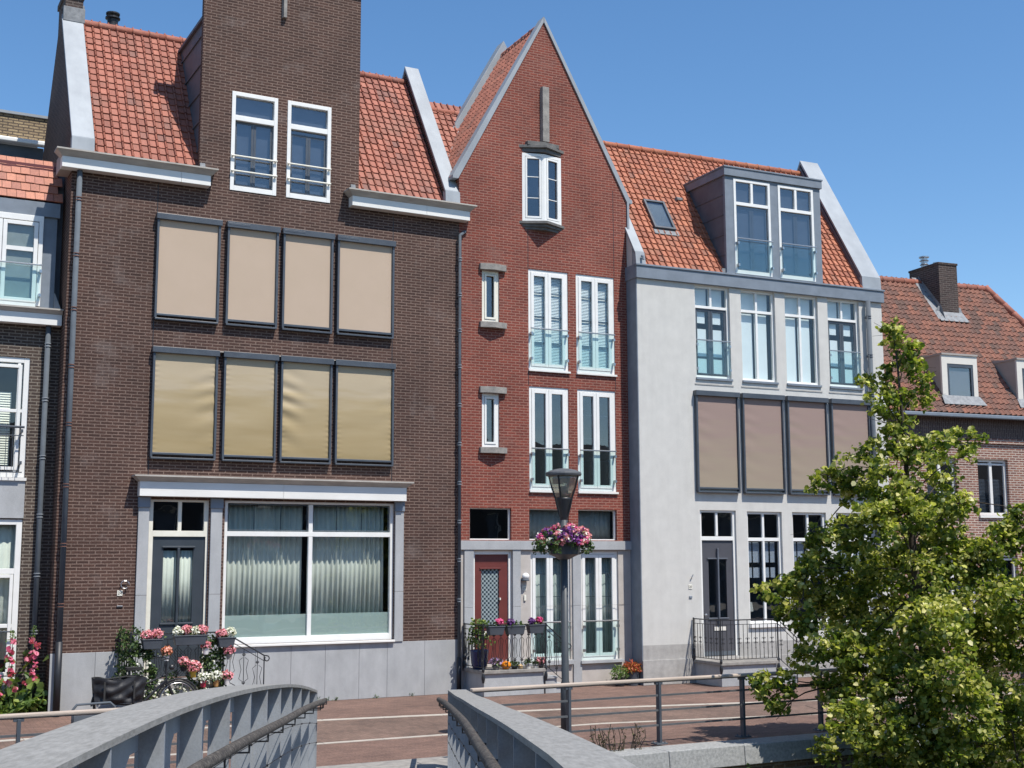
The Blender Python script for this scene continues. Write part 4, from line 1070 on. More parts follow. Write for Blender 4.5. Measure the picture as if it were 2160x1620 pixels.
# ================================================================== house on the left, number 26
K = thing('brick_house', 'dark brick house at the left edge with white window frames and slate blue dormer', 'house', (0, 0.5, 0))
Y0 = .5
wall_holes('wall', m_dark_brick, K, [(-4, 0), (3.80, 0), (3.80, 7.3), (-4, 7.3)], [(1.35, 3.27, 4.36, 6.64), (1.35, 3.28, .60, 3.58), (-2.2, -.3, 4.36, 6.64), (-2.2, -.3, .60, 3.58)], 0, .2)
def kwin(z0, z1, zs, hs, x1=3.27):
    return window(K, 1.35, x1, z0, z1, rec=.02, fw=.10, vs=[(2.31, .1, z0 + .1, z1 - .1)] + zs, hs=hs, depth=.1)
w = kwin(4.36, 6.64, [(3.09, .05, 4.46, 6.54)], [(5.62, .06, 1.45, 3.17)])
sash(w, 2.4, 3.14, 4.5, 6.5, .01, .06, m_white)
blinds(w, 2.4, 3.0, 4.6, 6.0, .25, m_cream, 30)
m = MB(); m.tube([(1.3, -.14, 5.30), (3.21, -.14, 5.30)], .024, 8)
for x in [1.4 + i * .115 for i in range(16)]: m.tube([(x, -.14, 5.28), (x, -.14, 4.45)], .006, 5)
m.tube([(1.3, -.14, 4.45), (3.2, -.14, 4.45)], .01, 6); m.tube([(1.3, -.14, 5.14), (3.2, -.14, 5.14)], .01, 6)
m.box(3.15, 3.19, -.15, .02, 4.6, 4.66); m.box(3.15, 3.19, -.15, .02, 5.2, 5.26)
m.build('guard_rail', m_anthra, K)
w = kwin(.60, 3.58, [], [(2.62, .1, 1.45, 3.17), (1.62, .07, 1.45, 3.17)])
sash(w, 2.4, 3.16, .72, 2.56, .01, .06, m_white)
curtain(w, 1.5, 3.2, 1.0, 3.5, .2, m_curtain, .12, .02)
m = MB(); m.tube([(1.3, -.1, 1.52), (3.22, -.1, 1.52)], .014, 6); m.build('guard_rail', m_anthra, K)
window(K, -2.2, -.3, 4.36, 6.64, rec=.02, fw=.1, vs=[(-1.25, .1, 4.46, 6.54)], hs=[(5.62, .06, -2.1, -.4)], depth=.1)
window(K, -2.2, -.3, .60, 3.58, rec=.02, fw=.1, vs=[(-1.25, .1, .7, 3.48)], hs=[(2.62, .1, -2.1, -.4)], depth=.1)
MB().box(-2.3, 3.285, -.02, .01, 3.6, 4.33).build('spandrel_panel', m_bluestone, K, bevel=.004)
MB().box(-2, 3.3, -.05, .01, 4.30, 4.355).build('window_sill', m_fascia, K)
MB().box(-2, 3.34, -.03, .01, 0, .56).build('plinth', m_bluestone, K)
cornice(K, -4, 3.78, 7.27, 7.58, .22, .30, .10, 'eaves_cornice', er=False)
# dormer storey
MB().box(-4, 3.66, .10, .16, 7.5, 9.74).build('dormer_face', m_zinc_mid, K)
MB().box8([(3.661, -.05), (3.78, -.1), (3.78, .1), (3.661, .1)], [(3.661, .05), (3.668, .05), (3.668, .1), (3.661, .1)], 7.59, 7.95).build('corner_flashing', m_lead, K)
MB().box(-4, 3.7, .04, .1, 9.44, 9.72).build('dormer_fascia', m_zinc_mid, K, bevel=.004)
MB().box(3.662, 3.80, .4, .5, 7.3, 10.4).build('cheek', m_zinc_dark, K)
# window stands in front of the dormer face
m = MB(); m.box(1.9, 3.40, .02, .09, 9.32, 9.435); m.box(3.32, 3.40, .02, .09, 7.66, 9.32); m.box(1.9, 3.32, .02, .09, 7.64, 7.72)
w = m.build('window', m_white, K, bevel=.004)
sash(w, 2.05, 2.66, 7.72, 9.3, .01, .075, m_white); sash(w, 2.67, 3.31, 7.72, 9.3, .01, .075, m_white)
m = MB(); m.box(2.745, 3.235, .03, .06, 8.72, 8.80); m.box(2.05, 2.6, .03, .06, 8.72, 8.80); m.build('glazing_bar', m_white, w)
MB().box(2.0, 3.3, .05, .055, 7.74, 9.3).build('pane', m_glass, w)
MB().box(2.0, 3.3, .094, .099, 7.74, 9.3).build('net_curtain', m_curtain_g, w)
balustrade(K, 2.0, 3.38, 7.74, 8.45, -.06)
slk = Vector((0, .34, .74))
tiles(K, 'roof', m_tile_or, (-4, .06, 9.76), (1, 0, 0), slk, 7.66, slk.length, lambda x, s: x < 7.66, tw=.172, rh=.2, kind='plain')
MB().box(-4, 3.69, .36, .5, 9.7, 10.5).build('roof_deck', m_doorred, K)
MB().box(-4, 3.69, .36, .46, 10.5, 10.56).build('roof_edge', m_doorred, K)
MB().box(-4, 3.8, .5, 8, 10.3, 10.4).build('flat_roof', m_zinc_dark, K)
m = MB(); m.box(-4, 3.97, 4.05, 4.25, 12.16, 12.74); m.build('penthouse_wall', m_beige_brick, K)
MB().box(-4, 4.0, 4.0, 8, 12.74, 12.80).build('penthouse_cap', m_zinc, K)
MB().box(-4, 3.9, 3.86, 4.05, 12.06, 12.16).build('gutter', m_white, K, bevel=.02)
MB().box(-4, 3.86, 4.1, 4.3, 11.75, 12.06).build('clerestory', m_anthra, K)
MB().box(-4, 3.86, 4.12, 4.3, 10.4, 11.75).build('penthouse_panel', m_taupe, K)
downpipe(K, 3.9, 3.92, 12.06, 10.9, .035, mat=m_white)
MB().box(-4, 3.8, 6, 6.2, 0, 10.3).build('rear_wall', m_dark_brick, K)
m = MB(); m.box(-4, 3.8, 2.4, 2.5, 0, 10); m.box(-4, 3.8, .3, 2.4, 3.8, 3.9); m.box(-4, 3.8, .3, 2.4, 7.0, 7.1); m.build('room', m_dark, K)
MB().box(3.72, 3.8, .2, 6, 0, 7.3).build('side_wall', m_dark_brick, K)
downpipe(K, 3.56, -.09, 7.3, .3, .05, [6.9, 5.85, 4.75, 3.65, 2.55, 1.5], clampmat=m_zinc)

# ================================================================== orange brick house on the right
A16 = .115
J = thing('brick_house', 'orange brick house behind the tree with rust coloured pantile roof and chimney', 'house', (23.746328, -.348491, 0), -A16)
wall_holes('wall', m_orange_brick, J, [(0, 0), (8.5, 0), (8.5, 6.6), (0, 6.6)], [(3.41, 4.44, 3.94, 5.44), (1.72, 2.70, 3.94, 5.46), (1.75, 3.2, 1.0, 2.9), (3.5, 4.6, 1.0, 2.9), (5.3, 6.4, 3.94, 5.44)], 0, .25)
MB().box(-.0, 8.52, -.03, .01, 6.0, 6.58).build('soldier_course', m_soldier, J)
MB().box(-.0, 8.55, -.06, .01, 5.86, 6.0).build('string_course', m_orange_brick, J)
for (a, b, c_, d_) in ((3.41, 4.44, 3.94, 5.44), (1.72, 2.70, 3.94, 5.46), (5.3, 6.4, 3.94, 5.44), (1.75, 3.2, 1.0, 2.9), (3.5, 4.6, 1.0, 2.9)):
    w = window(J, a, b, c_, d_, rec=.09, fw=.07, vs=[((a + b) / 2, .09, c_ + .07, d_ - .07)], hs=[(d_ - .13, .05, a + .07, b - .07)], mat=m_fascia, glass=m_glass_dark)
    blinds(w, a + .07, b - .07, c_ + .06, c_ + (d_ - c_) * .65, .22, m_pipe, 24)
    MB().box(a - .03, b + .03, -.05, .09, c_ - .07, c_ - .004).build('sill', m_fascia, J)
MB().box(8.25, 8.5, .25, 6.2, 0, 6.6).build('side_wall', m_orange_brick, J)
MB().box(0, .25, .25, 6.2, 0, 6.6).build('side_wall', m_orange_brick, J)
MB().box(.25, 8.25, 6, 6.2, 0, 6.6).build('rear_wall', m_orange_brick, J)
m = MB(); m.box(.3, 8.2, 2.2, 2.3, 0, 6.4); m.box(.3, 8.2, .3, 2.2, 3.2, 3.3); m.build('room', m_dark, J)
m = MB(); m.add([(-.6, -.2, 6.55), (8.5, -.2, 6.55), (6.71, 3, 10.82), (-.6, 3, 10.82), (-.6, 6.3, 6.55), (8.5, 6.3, 6.55)], [(0, 1, 2, 3), (3, 2, 5, 4), (1, 5, 2), (0, 3, 4), (0, 4, 5, 1)])
m.build('roof_deck', m_doorred, J)
sj = Vector((0, 3.25, 4.28)); Lj = sj.length
def keepJ(x, s):
    f = s / Lj; z = 6.62 + 4.28 * f; X = -.6 + x
    if X > 8.5 - (8.5 - 6.71) * f: return False
    for a in (2.45, 5.0):
        if a + .08 < X < a + 1.1 and 6.95 < z < 8.2: return False
    return True
tiles(J, 'roof', m_tile_mix, (-.6, -.25, 6.62), (1, 0, 0), sj, 9.1, Lj - .03, keepJ, tw=.178, rh=.205, kind='pan')
ridge_tiles(J, (-.6, 3, 10.92), (6.71, 3, 10.92), m_tile_red, .11, .38)
ridge_tiles(J, (6.71, 3, 10.95), (8.5, -.25, 6.68), m_tile_red, .12, .4, 'hip_tiles')
MB().box(-.02, 8.5, -.36, -.22, 6.5, 6.6).build('gutter', m_zinc_mid, J, bevel=.02)
def onJ(x, y, h): return (x, y, 6.68 + (y + .25) * 4.28 / 3.25 + h)
for a in (2.42, 4.98):
    m = MB(); m.prism_x([(.09, 6.95), (.09, 8.22), (1.15, 8.36), (1.35, 8.36), (.1, 6.75)], a, a + 1.17)
    dd = m.build('dormer', m_taupe, J)
    wall_holes('dormer_face', m_ivory, dd, [(a - .01, 6.93), (a + 1.18, 6.93), (a + 1.18, 8.22), (a - .01, 8.22)], [(a + .17, a + 1.04, 6.97, 7.99)], .03, .06)
    m = MB(); m.box(a - .02, a + 1.19, .0, 1.3, 8.222, 8.27); m.build('dormer_cap', m_taupe, dd)
    m = MB(); q = .17
    m.box(a + q, a + q + .07, .04, .087, 6.97, 7.99); m.box(a + 1.04 - .07, a + 1.04, .04, .087, 6.97, 7.99); m.box(a + q + .07, a + .97, .04, .087, 6.97, 7.05); m.box(a + q + .07, a + .97, .04, .087, 7.9, 7.99)
    m.build('window_frame', m_anthra, dd)
    MB().box(a + q + .02, a + 1.02, .07, .075, 6.99, 7.97).build('pane', m_glass_dark, dd)
    m = MB(); m.add([onJ(a - .12, -.16, .07), onJ(a + 1.3, -.16, .07), onJ(a + 1.22, .03, .08), onJ(a - .05, .03, .08)], [(0, 1, 2, 3)])
    m.build('lead_apron', m_lead, dd)
    m = MB(); m.add([(a - .03, .05, 7.0), (a - .16, .05, 7.06), (a - .16, 1.1, 8.44), (a - .03, 1.1, 8.4)], [(0, 1, 2, 3)]); m.build('lead_soaker', m_lead, dd)
m = MB(); m.box(4.27, 4.93, 2.15, 3.45, 9.6, 11.32); m.box(4.25, 4.95, 2.13, 3.47, 11.32, 11.38); ch = m.build('chimney', m_chim_brick, J)
m = MB(); 
def onJ(x, y, h): return (x, y, 6.68 + (y + .25) * 4.28 / 3.25 + h)
m.add([onJ(4.08, 1.92, .06), onJ(5.12, 1.92, .06), onJ(5.05, 2.16, .07), onJ(4.1, 2.16, .07), onJ(5.0, 2.16, .22), onJ(4.2, 2.16, .22)], [(0, 1, 2, 3), (3, 2, 4, 5)])
m.add([onJ(4.02, 1.96, .06), onJ(4.27, 1.96, .06), onJ(4.27, 3.05, .06), onJ(4.02, 3.05, .06), onJ(4.262, 2.1, .3), onJ(4.262, 3.05, .12)], [(0, 1, 2, 3), (1, 4, 5, 2)]); m.build('chimney_flashing', m_lead, ch)
m = MB(); m.lathe([(.1, 11.38), (.1, 11.5), (.13, 11.52), (.1, 11.54), (.1, 11.62), (.14, 11.64), (.1, 11.66), (.1, 11.72), (.15, 11.74), (.15, 11.77), (.02, 11.79)], (4.55, 3.1, 0), 16)
m.lathe([(.06, 11.38), (.06, 11.48), (.11, 11.5), (.11, 11.53), (.02, 11.55)], (4.72, 2.75, 0), 14); m.build('flue', m_steel, ch)

# ================================================================== steel footbridge
BA = R(23.6)
B = thing('footbridge', 'grey steel footbridge with curved flanged girders leading onto the street', 'bridge', (0, -25.1, 0), -BA)
near_ = [(-10, 1.62), (-7, 1.86), (-4, 2.02), (-1, 2.11), (2, 2.14)]
prof_l = near_ + [(5, 2.09), (6, 2.06), (6.9, 2.03), (8, 1.97), (9.3, 1.89), (11.1, 1.755), (12.7, 1.62), (13.8, 1.52), (15.3, 1.36), (16.7, 1.19), (17.3, 1.11)]
prof_r = near_ + [(4.4, 2.11), (5.6, 2.02), (6.7, 1.94), (8.2, 1.82), (10.6, 1.62), (13, 1.43), (15, 1.26), (17.8, 1.05)]
rail_l = [(-9, 1.55), (-4, 1.8), (1, 1.9), (4, 1.88), (6.8, 1.75), (7.7, 1.69), (8.8, 1.62), (9.9, 1.54), (11.4, 1.43), (13.4, 1.3), (15, 1.18), (16.7, 1.04)]
rail_r = [(-9, 1.55), (-4, 1.8), (1, 1.92), (4, 1.89), (6.3, 1.8), (6.9, 1.76), (7.9, 1.70), (9.7, 1.60), (12.5, 1.38), (15.5, 1.13), (18.4, .86)]
def smooth_prof(p):
    ys_ = np.linspace(p[0][0], p[-1][0], 160); zs_ = np.interp(ys_, [a[0] for a in p], [a[1] for a in p]); k_ = np.ones(9) / 9
    zs_[4:-4] = np.convolve(zs_, k_, 'valid'); return lambda y: float(np.interp(y, ys_, zs_))
zl, zr, hl, hr_ = map(smooth_prof, (prof_l, prof_r, rail_l, rail_r))
zf = zl
ribs = [5.46 + 1.17 * k for k in range(-13, 11)]
for side, (xi, xo, xw, xr0, xr1) in (('left', (-1.20, -1.55, -1.335, -1.333, -1.205)), ('right', (.52, .77, .655, .525, .653))):
    zf, hf, YE = (zl, hl, 17.3) if side == 'left' else (zr, hr_, 17.8)
    m = MB(); ys = list(np.linspace(-10, YE, 70))
    vs = []; a, b = min(xi, xo), max(xi, xo)
    for y in ys:
        z = zf(y); vs += [(a, y, z), (b, y, z), (b, y, z - .03), (a, y, z - .03)]
    fs = []
    for i in range(len(ys) - 1):
        for k in range(4):
            fs.append((4 * i + k, 4 * i + (k + 1) % 4, 4 * (i + 1) + (k + 1) % 4, 4 * (i + 1) + k))
    fs += [(3, 2, 1, 0), tuple(4 * (len(ys) - 1) + k for k in range(4))]
    m.add(vs, fs)
    g = m.build('girder', m_bridgetop, B)
    # web with slots between the ribs
    m = MB()
    def webq(y0, y1, t0, t1):
        n = 3
        for i in range(n):
            p, q = y0 + (y1 - y0) * i / n, y0 + (y1 - y0) * (i + 1) / n
            za, zb = zf(p), zf(q)
            v = [(xw - .006, p, za - t1), (xw + .006, p, za - t1), (xw + .006, q, zb - t1), (xw - .006, q, zb - t1),
                 (xw - .006, p, za - t0), (xw + .006, p, za - t0), (xw + .006, q, zb - t0), (xw - .006, q, zb - t0)]
            m.add(v, [(3, 2, 1, 0), (4, 5, 6, 7), (0, 1, 5, 4), (1, 2, 6, 5), (2, 3, 7, 6), (3, 0, 4, 7)])
    for r0, r1 in zip(ribs[:-1], ribs[1:]):
        webq(r0, r1, .03, .17); webq(r0, r1, 1.1, 1.5)
        webq(r0, r1 - .30, .17, 1.1); webq(r1 - .04, r1, .17, 1.1)
        for j in range(4):      # rounded upper corners of the slot
            t = j / 4 * math.pi / 2
        m.prism_x([(r1 - .301, zf(r1) - .13), (r1 - .301, zf(r1) - .26), (r1 - .27, zf(r1) - .2), (r1 - .2, zf(r1) - .165)], xw - .005, xw + .005)
    m.build('web', m_bridge, g)
    for r0 in ribs:
        z = zf(r0); MB().box(xr0, xr1, r0 - .012, r0 + .012, z - 1.5, z - .032).build('stiffener', m_bridge, g)
        xa, xb = (xo + .01, xw - .008) if side == 'left' else (xw + .008, xo - .01)
    MB().box(min(xi, xo) + .0, max(xi, xo), YE, YE + .02, -.1, zf(YE) + .002).build('end_plate', m_bridge, g)
    # corroded tubular handrail on brackets
    xh = xi + .13 if side == 'left' else xi - .11
    pts = [(xh, y, hf(y)) for y in np.linspace(-9, 16.7 if side == 'left' else 18.4, 50)]
    h = MB().tube(pts, .034, 10).build('handrail', m_oldrail, B, smooth=True)
    for r0 in ribs:
        m = MB(); z = hf(r0); xe = xr1 if side == 'left' else xr0
        m.tube([(xe, r0, z - .09), (xh, r0, z - .09), (xh, r0, z - .03)], .008, 6); m.build('bracket', m_black, h)
    for kk in range(2):
        y = (16.3 if side == 'left' else 17.9) + .25 * kk; m = MB(); m.tube([(xi, min(y, YE), hf(y) - .08), (xh, y, hf(y) - .08), (xh, y, hf(y) - .02)], .008, 6); m.build('bracket', m_black, h)
    m = MB()
    for dz in (.42, .66):
        pts = [((xr1 + .01) if side == 'left' else (xr0 - .01), y, zf(y) - dz) for y in np.linspace(-9, YE, 40)]
        m.tube(pts, .0035, 5)
        for r0 in ribs: m.box(pts[0][0] - .007, pts[0][0] + .007, r0 - .012, r0 + .012, zf(r0) - dz - .008, zf(r0) - dz + .008)
    m.build('wire', m_rust if 0 else m_black, g)
zf = zr
m = MB(); vs = []; ys = list(np.linspace(-10, 17.5, 40))
for y in ys:
    z = min(zf(y) - 1.03, 1.1); z = min(z, .02 + max(0, 17.5 - y) * .13)
    vs += [(-1.36, y, z), (.70, y, z), (.70, y, z - .08), (-1.36, y, z - .08)]
fs = [(4 * i + k, 4 * i + (k + 1) % 4, 4 * (i + 1) + (k + 1) % 4, 4 * (i + 1) + k) for i in range(len(ys) - 1) for k in range(4)] + [(3, 2, 1, 0), tuple(4 * (len(ys) - 1) + k for k in range(4))]
m.add(vs, fs); m.build('deck', m_concrete, B)

# ================================================================== quay railings
def quay_rail(x0, x1, posts, label, loc_x, end_z=1.0):
    t = thing('quay_railing', label, 'railing', (loc_x, -8.55, .03), 0, 'railings along the quay')
    X = lambda x: x - loc_x
    m = MB()
    m.box(X(x0), X(x1), -.045, .045, .925, .975); hr = m.build('handrail', m_wood, t, bevel=.016)
    MB().box(X(x0) + .05, X(x1) - .05, -.02, .02, .913, .924).build('handrail_plate', m_anthra, hr)
    for x in posts:
        m = MB(); m.box(X(x) - .008, X(x) + .034, -.045, .045, .0, .912); m.box(X(x) - .05, X(x) + .07, -.03, .03, .88, .912)
        p = m.build('post', m_anthra, t, bevel=.003)
        m = MB(); m.box(X(x) - .09, X(x) + .11, -.08, .08, -.002, .02)
        for sx_ in (-.06, .08):
            for sy_ in (-.05, .05): m.lathe([(.012, .02), (.012, .04)], (X(x) + sx_, sy_, 0), 6)
        m.build('foot_plate', m_pipe, p)
    pp = [x0 + .0] + list(posts) + [x1]
    for z in (.72, .50, .28):
        m = MB()
        for a, b in zip(pp[:-1], pp[1:]):
            m.box(X(a) + (.0 if a == x0 else .036), X(b) - (.01 if b != x1 else 0), -.028, .0, z - .014, z + .014)
        m.build('rail', m_rail, t)
    return t
quay_rail(8.17, 60.0, [9.75, 11.34, 12.93, 14.52, 16.11, 17.7, 19.3, 20.9, 22.5, 24.1, 25.7, 27.3, 28.9], 'dark quay railing with pale wooden handrail to the right of the footbridge', 9.75)
quay_rail(-30.0, 4.9, [-9, -7.4, -5.8, -4.2, -2.6, -1.0, .58, 2.17, 3.76], 'dark quay railing with pale wooden handrail to the left of the footbridge', 2.17)

# ================================================================== street lamp with flower basket
LX, LY = 10.21, -7.7
t = thing('street_lamp', 'anthracite street lamp with conical smoked glass lantern on a round pole', 'street lamp', (LX, LY, 0))
m = MB(); m.lathe([(.075, 0), (.075, .9), (.058, .95), (.058, 3.42)], (0, 0, 0), 20); m.build('pole', paint('lamp_pole_paint', (.065, .073, .08), (.045, .052, .058), .5, 5, 8), t, smooth=True)
m = MB(); m.lathe([(.05, 3.38), (.06, 3.42), (.075, 3.55), (.125, 3.73), (.128, 3.76), (.02, 3.77)], (0, 0, 0), 20); ln = m.build('lantern_cone', m_black, t, smooth=True)
m = MB(); m.lathe([(.12, 3.765), (.165, 3.88), (.215, 4.03), (.24, 4.11)], (0, 0, 0), 24); m.build('lantern_glass', m_lampglass, ln, smooth=True)
m = MB(); m.lathe([(.04, 3.77), (.06, 3.80), (.06, 3.92), (.04, 3.94)], (0, 0, 0), 14); m.lathe([(.10, 4.0), (.11, 4.10), (.02, 4.11)], (0, 0, 0), 16); m.build('lamp_bulb_housing', m_concrete, ln)
m = MB()
for k in range(4):
    a = R(40 + 90 * k)
    for r0, z0, r1, z1 in ((.245, 4.11, .14, 3.76), (.14, 3.76, .062, 3.46)):
        c, s = math.cos(a), math.sin(a)
        m.tube([(c * r0, s * r0, z0), (c * (r0 + r1) / 2 * 1.04, s * (r0 + r1) / 2 * 1.04, (z0 + z1) / 2), (c * r1, s * r1, z1)], .014, 6)
m.build('lantern_strut', m_black, ln)
m = MB(); m.lathe([(.275, 4.10), (.285, 4.13), (.28, 4.155), (.2, 4.19), (.09, 4.215), (.01, 4.22)], (0, 0, 0), 28); m.build('lantern_cap', m_rail, ln, smooth=False, bevel=.003)
t = thing('flower_basket', 'flower basket of pink, white and purple petunias fixed round the lamp pole', 'flower basket', (LX, LY, 2.78))
m = MB(); m.lathe([(.08, .02), (.15, .06), (.24, .1), (.26, .26), (.36, .38), (.34, .385), (.08, .38)], (0, 0, 0), 12); m.build('bowl', m_anthra, t, bevel=.004)
lv = Leaves(3); lv.ball((0, 0, .36), .37, 1300, .05, .6, (1, 1, .42), tmpl=LEAF)
for k in range(60):
    a = rng.uniform(0, 6.28); rr = rng.uniform(.33, .45); lv.ball((math.cos(a) * rr, math.sin(a) * rr, rng.uniform(.14, .32)), .06, 14, .04, .2)
lv.build('foliage', m_ivy, t)
for nm, mt, sd_, n, sp in (('pink_flowers', m_hotpink, 4, 20, None), ('white_flowers', m_whitep, 5, 26, None), ('purple_flowers', m_purple, 6, 40, None), ('coral_flowers', m_pink, 7, 30, None)):
    f = Leaves(sd_); r_ = np.random.default_rng(sd_ * 7)
    for k in range(n):
        a = r_.uniform(0, 6.28); th = r_.uniform(-.35, 1.35)
        if nm == 'purple_flowers': th = r_.uniform(-.5, .9)
        c = (math.cos(a) * .4 * math.cos(th), math.sin(a) * .4 * math.cos(th), .35 + .19 * math.sin(th))
        if nm in ('white_flowers', 'purple_flowers'): f.ball(c, .03, 9, .045, .4, tmpl=PET, ob=1.2)
        else: f.ball(c, .05, 34, .03, .4, tmpl=PET, ob=1.0)
    f.build(nm, mt, t)

# ================================================================== ironwork helpers
def scroll(m, c, s, u, flip=1, r=.006):
    pts = []
    for i in range(9):
        a = i / 8 * math.pi * 1.5; rr = s * (1 - .07 * i)
        pts.append((c[0] + u[0] * flip * (math.sin(a) * rr * .5), c[1] + u[1] * flip * (math.sin(a) * rr * .5), c[2] + (math.cos(a) - 1) * rr * .5))
    m.tube(pts, r, 4)
def panel(parent, p0, p1, z0, z1a, z1b, style, nb, end_posts=True, zb=None):
    """iron railing panel from p0 to p1 (x,y); top goes from z1a to z1b, bottom z0 (to zb)"""
    zb = z0 if zb is None else zb
    d = Vector((p1[0] - p0[0], p1[1] - p0[1])); L = d.length; u = d.normalized()
    P = lambda s: (p0[0] + u.x * s, p0[1] + u.y * s)
    Z = lambda s: z1a + (z1b - z1a) * s / L
    ZB = lambda s: z0 + (zb - z0) * s / L
    m = MB()
    m.tube([(*P(0), Z(0)), (*P(L), Z(L))], .013, 6); m.tube([(*P(0), Z(0) - .1), (*P(L), Z(L) - .1)], .009, 4)
    m.tube([(*P(0), ZB(0) + .06), (*P(L), ZB(L) + .06)], .01, 4)
    r = m.build('railing', m_black, parent)
    m = MB()
    for i in range(nb):
        s = L * (i + .5) / nb; x, y = P(s); m.tube([(x, y, ZB(s) + .06), (x, y, Z(s) - (.1 if i % 2 else 0))], .0075, 4)
        if style == 'lyre':
            zc = (ZB(s) + Z(s)) / 2 - .02; k = L / nb * .34
            for fl in (1, -1):
                m.tube([(x + u.x * fl * k * a, y + u.y * fl * k * a, zc + b) for a, b in ((.25, .22), (1, .17), (.7, .06), (.55, 0), (.7, -.06), (1, -.17), (.25, -.22))], .006, 4)
                scroll(m, (x, y, zc + .30), .07, (u.x, u.y), fl); scroll(m, (x, y, zc - .22), .07, (u.x, u.y), fl)
        elif i % 2 == 0:
            zc = (ZB(s) + Z(s)) / 2
            for fl in (1, -1):
                for sg in (1, -1):
                    m.tube([(x + u.x * fl * .05 * a, y + u.y * fl * .05 * a, zc + sg * b) for a, b in ((.1, .01), (.4, .06), (.9, .06), (1.0, .035))], .006, 4)
            m.ball((x, y, ZB(s) + .3), .014, 6)
    m.build('baluster', m_black, r)
    return r
def ipost(parent, x, y, z0, z1, r=.017):
    m = MB(); m.tube([(x, y, z0), (x, y, z1)], r, 8); m.ball((x, y, z1 + .01), r * 1.2, 6)
    m.lathe([(r * 1.3, 0), (r * 2.3, .08), (r * 2.3, .13), (r * 1.3, .2), (r * 1.9, .27), (r, .32)], (x, y, z0 - .02), 8)
    return m.build('post', m_black, parent)
def stoop(parent_args, x0, x1, dep, h, steps, style, nb, mat):
    t = thing('stoop', *parent_args)
    m = MB(); m.box(x0 + .03, x1 - .03, -dep + .03, -.03, 0, h - .07); m.build('base', mat, t, bevel=.004)
    m = MB(); m.box(x0 - .02, x1 + .02, -dep - .02, .1, h - .07, h); m.build('landing_slab', m_concrete, t, bevel=.008)
    n = steps
    for i in range(n):
        hh = h * (n - i) / (n + 1); m = MB(); m.box(x1 + .024 + i * .27, x1 + .024 + (i + 1) * .27 - .002, -dep + .06, -.03, 0, hh - .045); m.box(x1 + .024 + i * .27, x1 + .024 + (i + 1) * .27 + .02, -dep + .03, -.02, hh - .044, hh)
        m.build('step', mat, t)
    zt_ = h + .92
    ipost(t, x0, -dep, .3, zt_ + .02); ipost(t, x1, -dep, .3, zt_ + .0); ipost(t, x0, -.04, .5, zt_)
    panel(t, (x0, -.04), (x0, -dep), h, zt_, zt_, style, max(3, int(nb * dep / (x1 - x0))))
    panel(t, (x0, -dep), (x1, -dep), h, zt_, zt_, style, nb)
    xe = x1 + .027 + n * .27 - .05; ze = zt_ - h + .1
    panel(t, (x1, -dep), (xe, -dep), h, zt_, ze, style, 3, zb=.12)
    m = MB(); m.tube([(xe, -dep, .0), (xe, -dep, ze)], .012, 6)
    m.tube([(xe, -dep, ze)] + [(xe + .05 + .055 * math.sin(a) * (1 - a * .06), -dep, ze - .06 + .055 * math.cos(a) * (1 - a * .06)) for a in [i * .55 for i in range(11)]], .011, 6)
    m.build('newel', m_black, t)
    return t

st24 = stoop(('bluestone stoop of the brown house with ivy grown railing', 'stoop', (0, 0, 0)), 5.02, 6.72, 1.05, .56, 3, 'lyre', 9, m_bluestone)
st22 = stoop(('stained stone stoop with black lyre railing before the oxblood door', 'stoop', (OR[0], OR[1], 0), -AR), .12, 1.58, 1.0, .53, 2, 'lyre', 9, m_bluestone)
st20 = stoop(('stone stoop with plain black bar railing before the grey door', 'stoop', (OS[0], OS[1], 0), -AS), 1.33, 2.88, 1.12, .53, 2, 'bar', 14, m_bluestone)

# ================================================================== plants on the stoops
def to_world(o, a, x, y, z): return (o[0] + x * math.cos(a) + y * math.sin(a), o[1] - x * math.sin(a) + y * math.cos(a), z)
def flower_box(x, y, z, L, label, cols, o=(0, 0), a=0.0, lf=160, mat=None, cat='flower box', group=None, rr=.1):
    t = thing('flower_box', label, cat, to_world(o, a, x, y, z), -a, group)
    m = MB(); m.box8([(-L / 2 + .03, -.07), (L / 2 - .03, -.07), (L / 2 - .03, .07), (-L / 2 + .03, .07)], [(-L / 2, -.09), (L / 2, -.09), (L / 2, .09), (-L / 2, .09)], 0, .16)
    m.box(-L / 2 - .01, L / 2 + .01, -.1, .1, .16, .18)
    m.build('box', mat or m_anthra, t, bevel=.006)
    lv = Leaves(int(x * 97) + 3)
    for k in range(int(L / .09)): lv.ball((-L / 2 + .05 + k * .09, 0, .22), .09, int(lf * .12), .05, .2)
    lv.build('foliage', m_ivy, t)
    n = len(cols)
    for i, mt in enumerate(cols):
        if mt is None: continue
        f = Leaves(i + 30 + int(x * 10)); cxx = -L / 2 + L * (i + .5) / n
        f.ball((cxx, -.02, .26 + .02 * (i % 2)), rr, 150, .036, .72, (1.05, .9, .8), tmpl=PET, ob=1.6); f.build('blossom', mt, t)
    return t
flower_box(5.37, -1.16, 1.22, .36, 'small dark box of pink hydrangeas at the left of the ivy railing', [m_pink, m_pink])
flower_box(6.06, -1.16, 1.27, .60, 'long dark box of white and pink hydrangeas, middle of the ivy railing', [m_whitep, m_pink, m_whitep, m_pink])
flower_box(6.73, -1.16, 1.21, .32, 'small dark box of pink and white hydrangeas beside the stair rail', [m_pink, m_whitep])
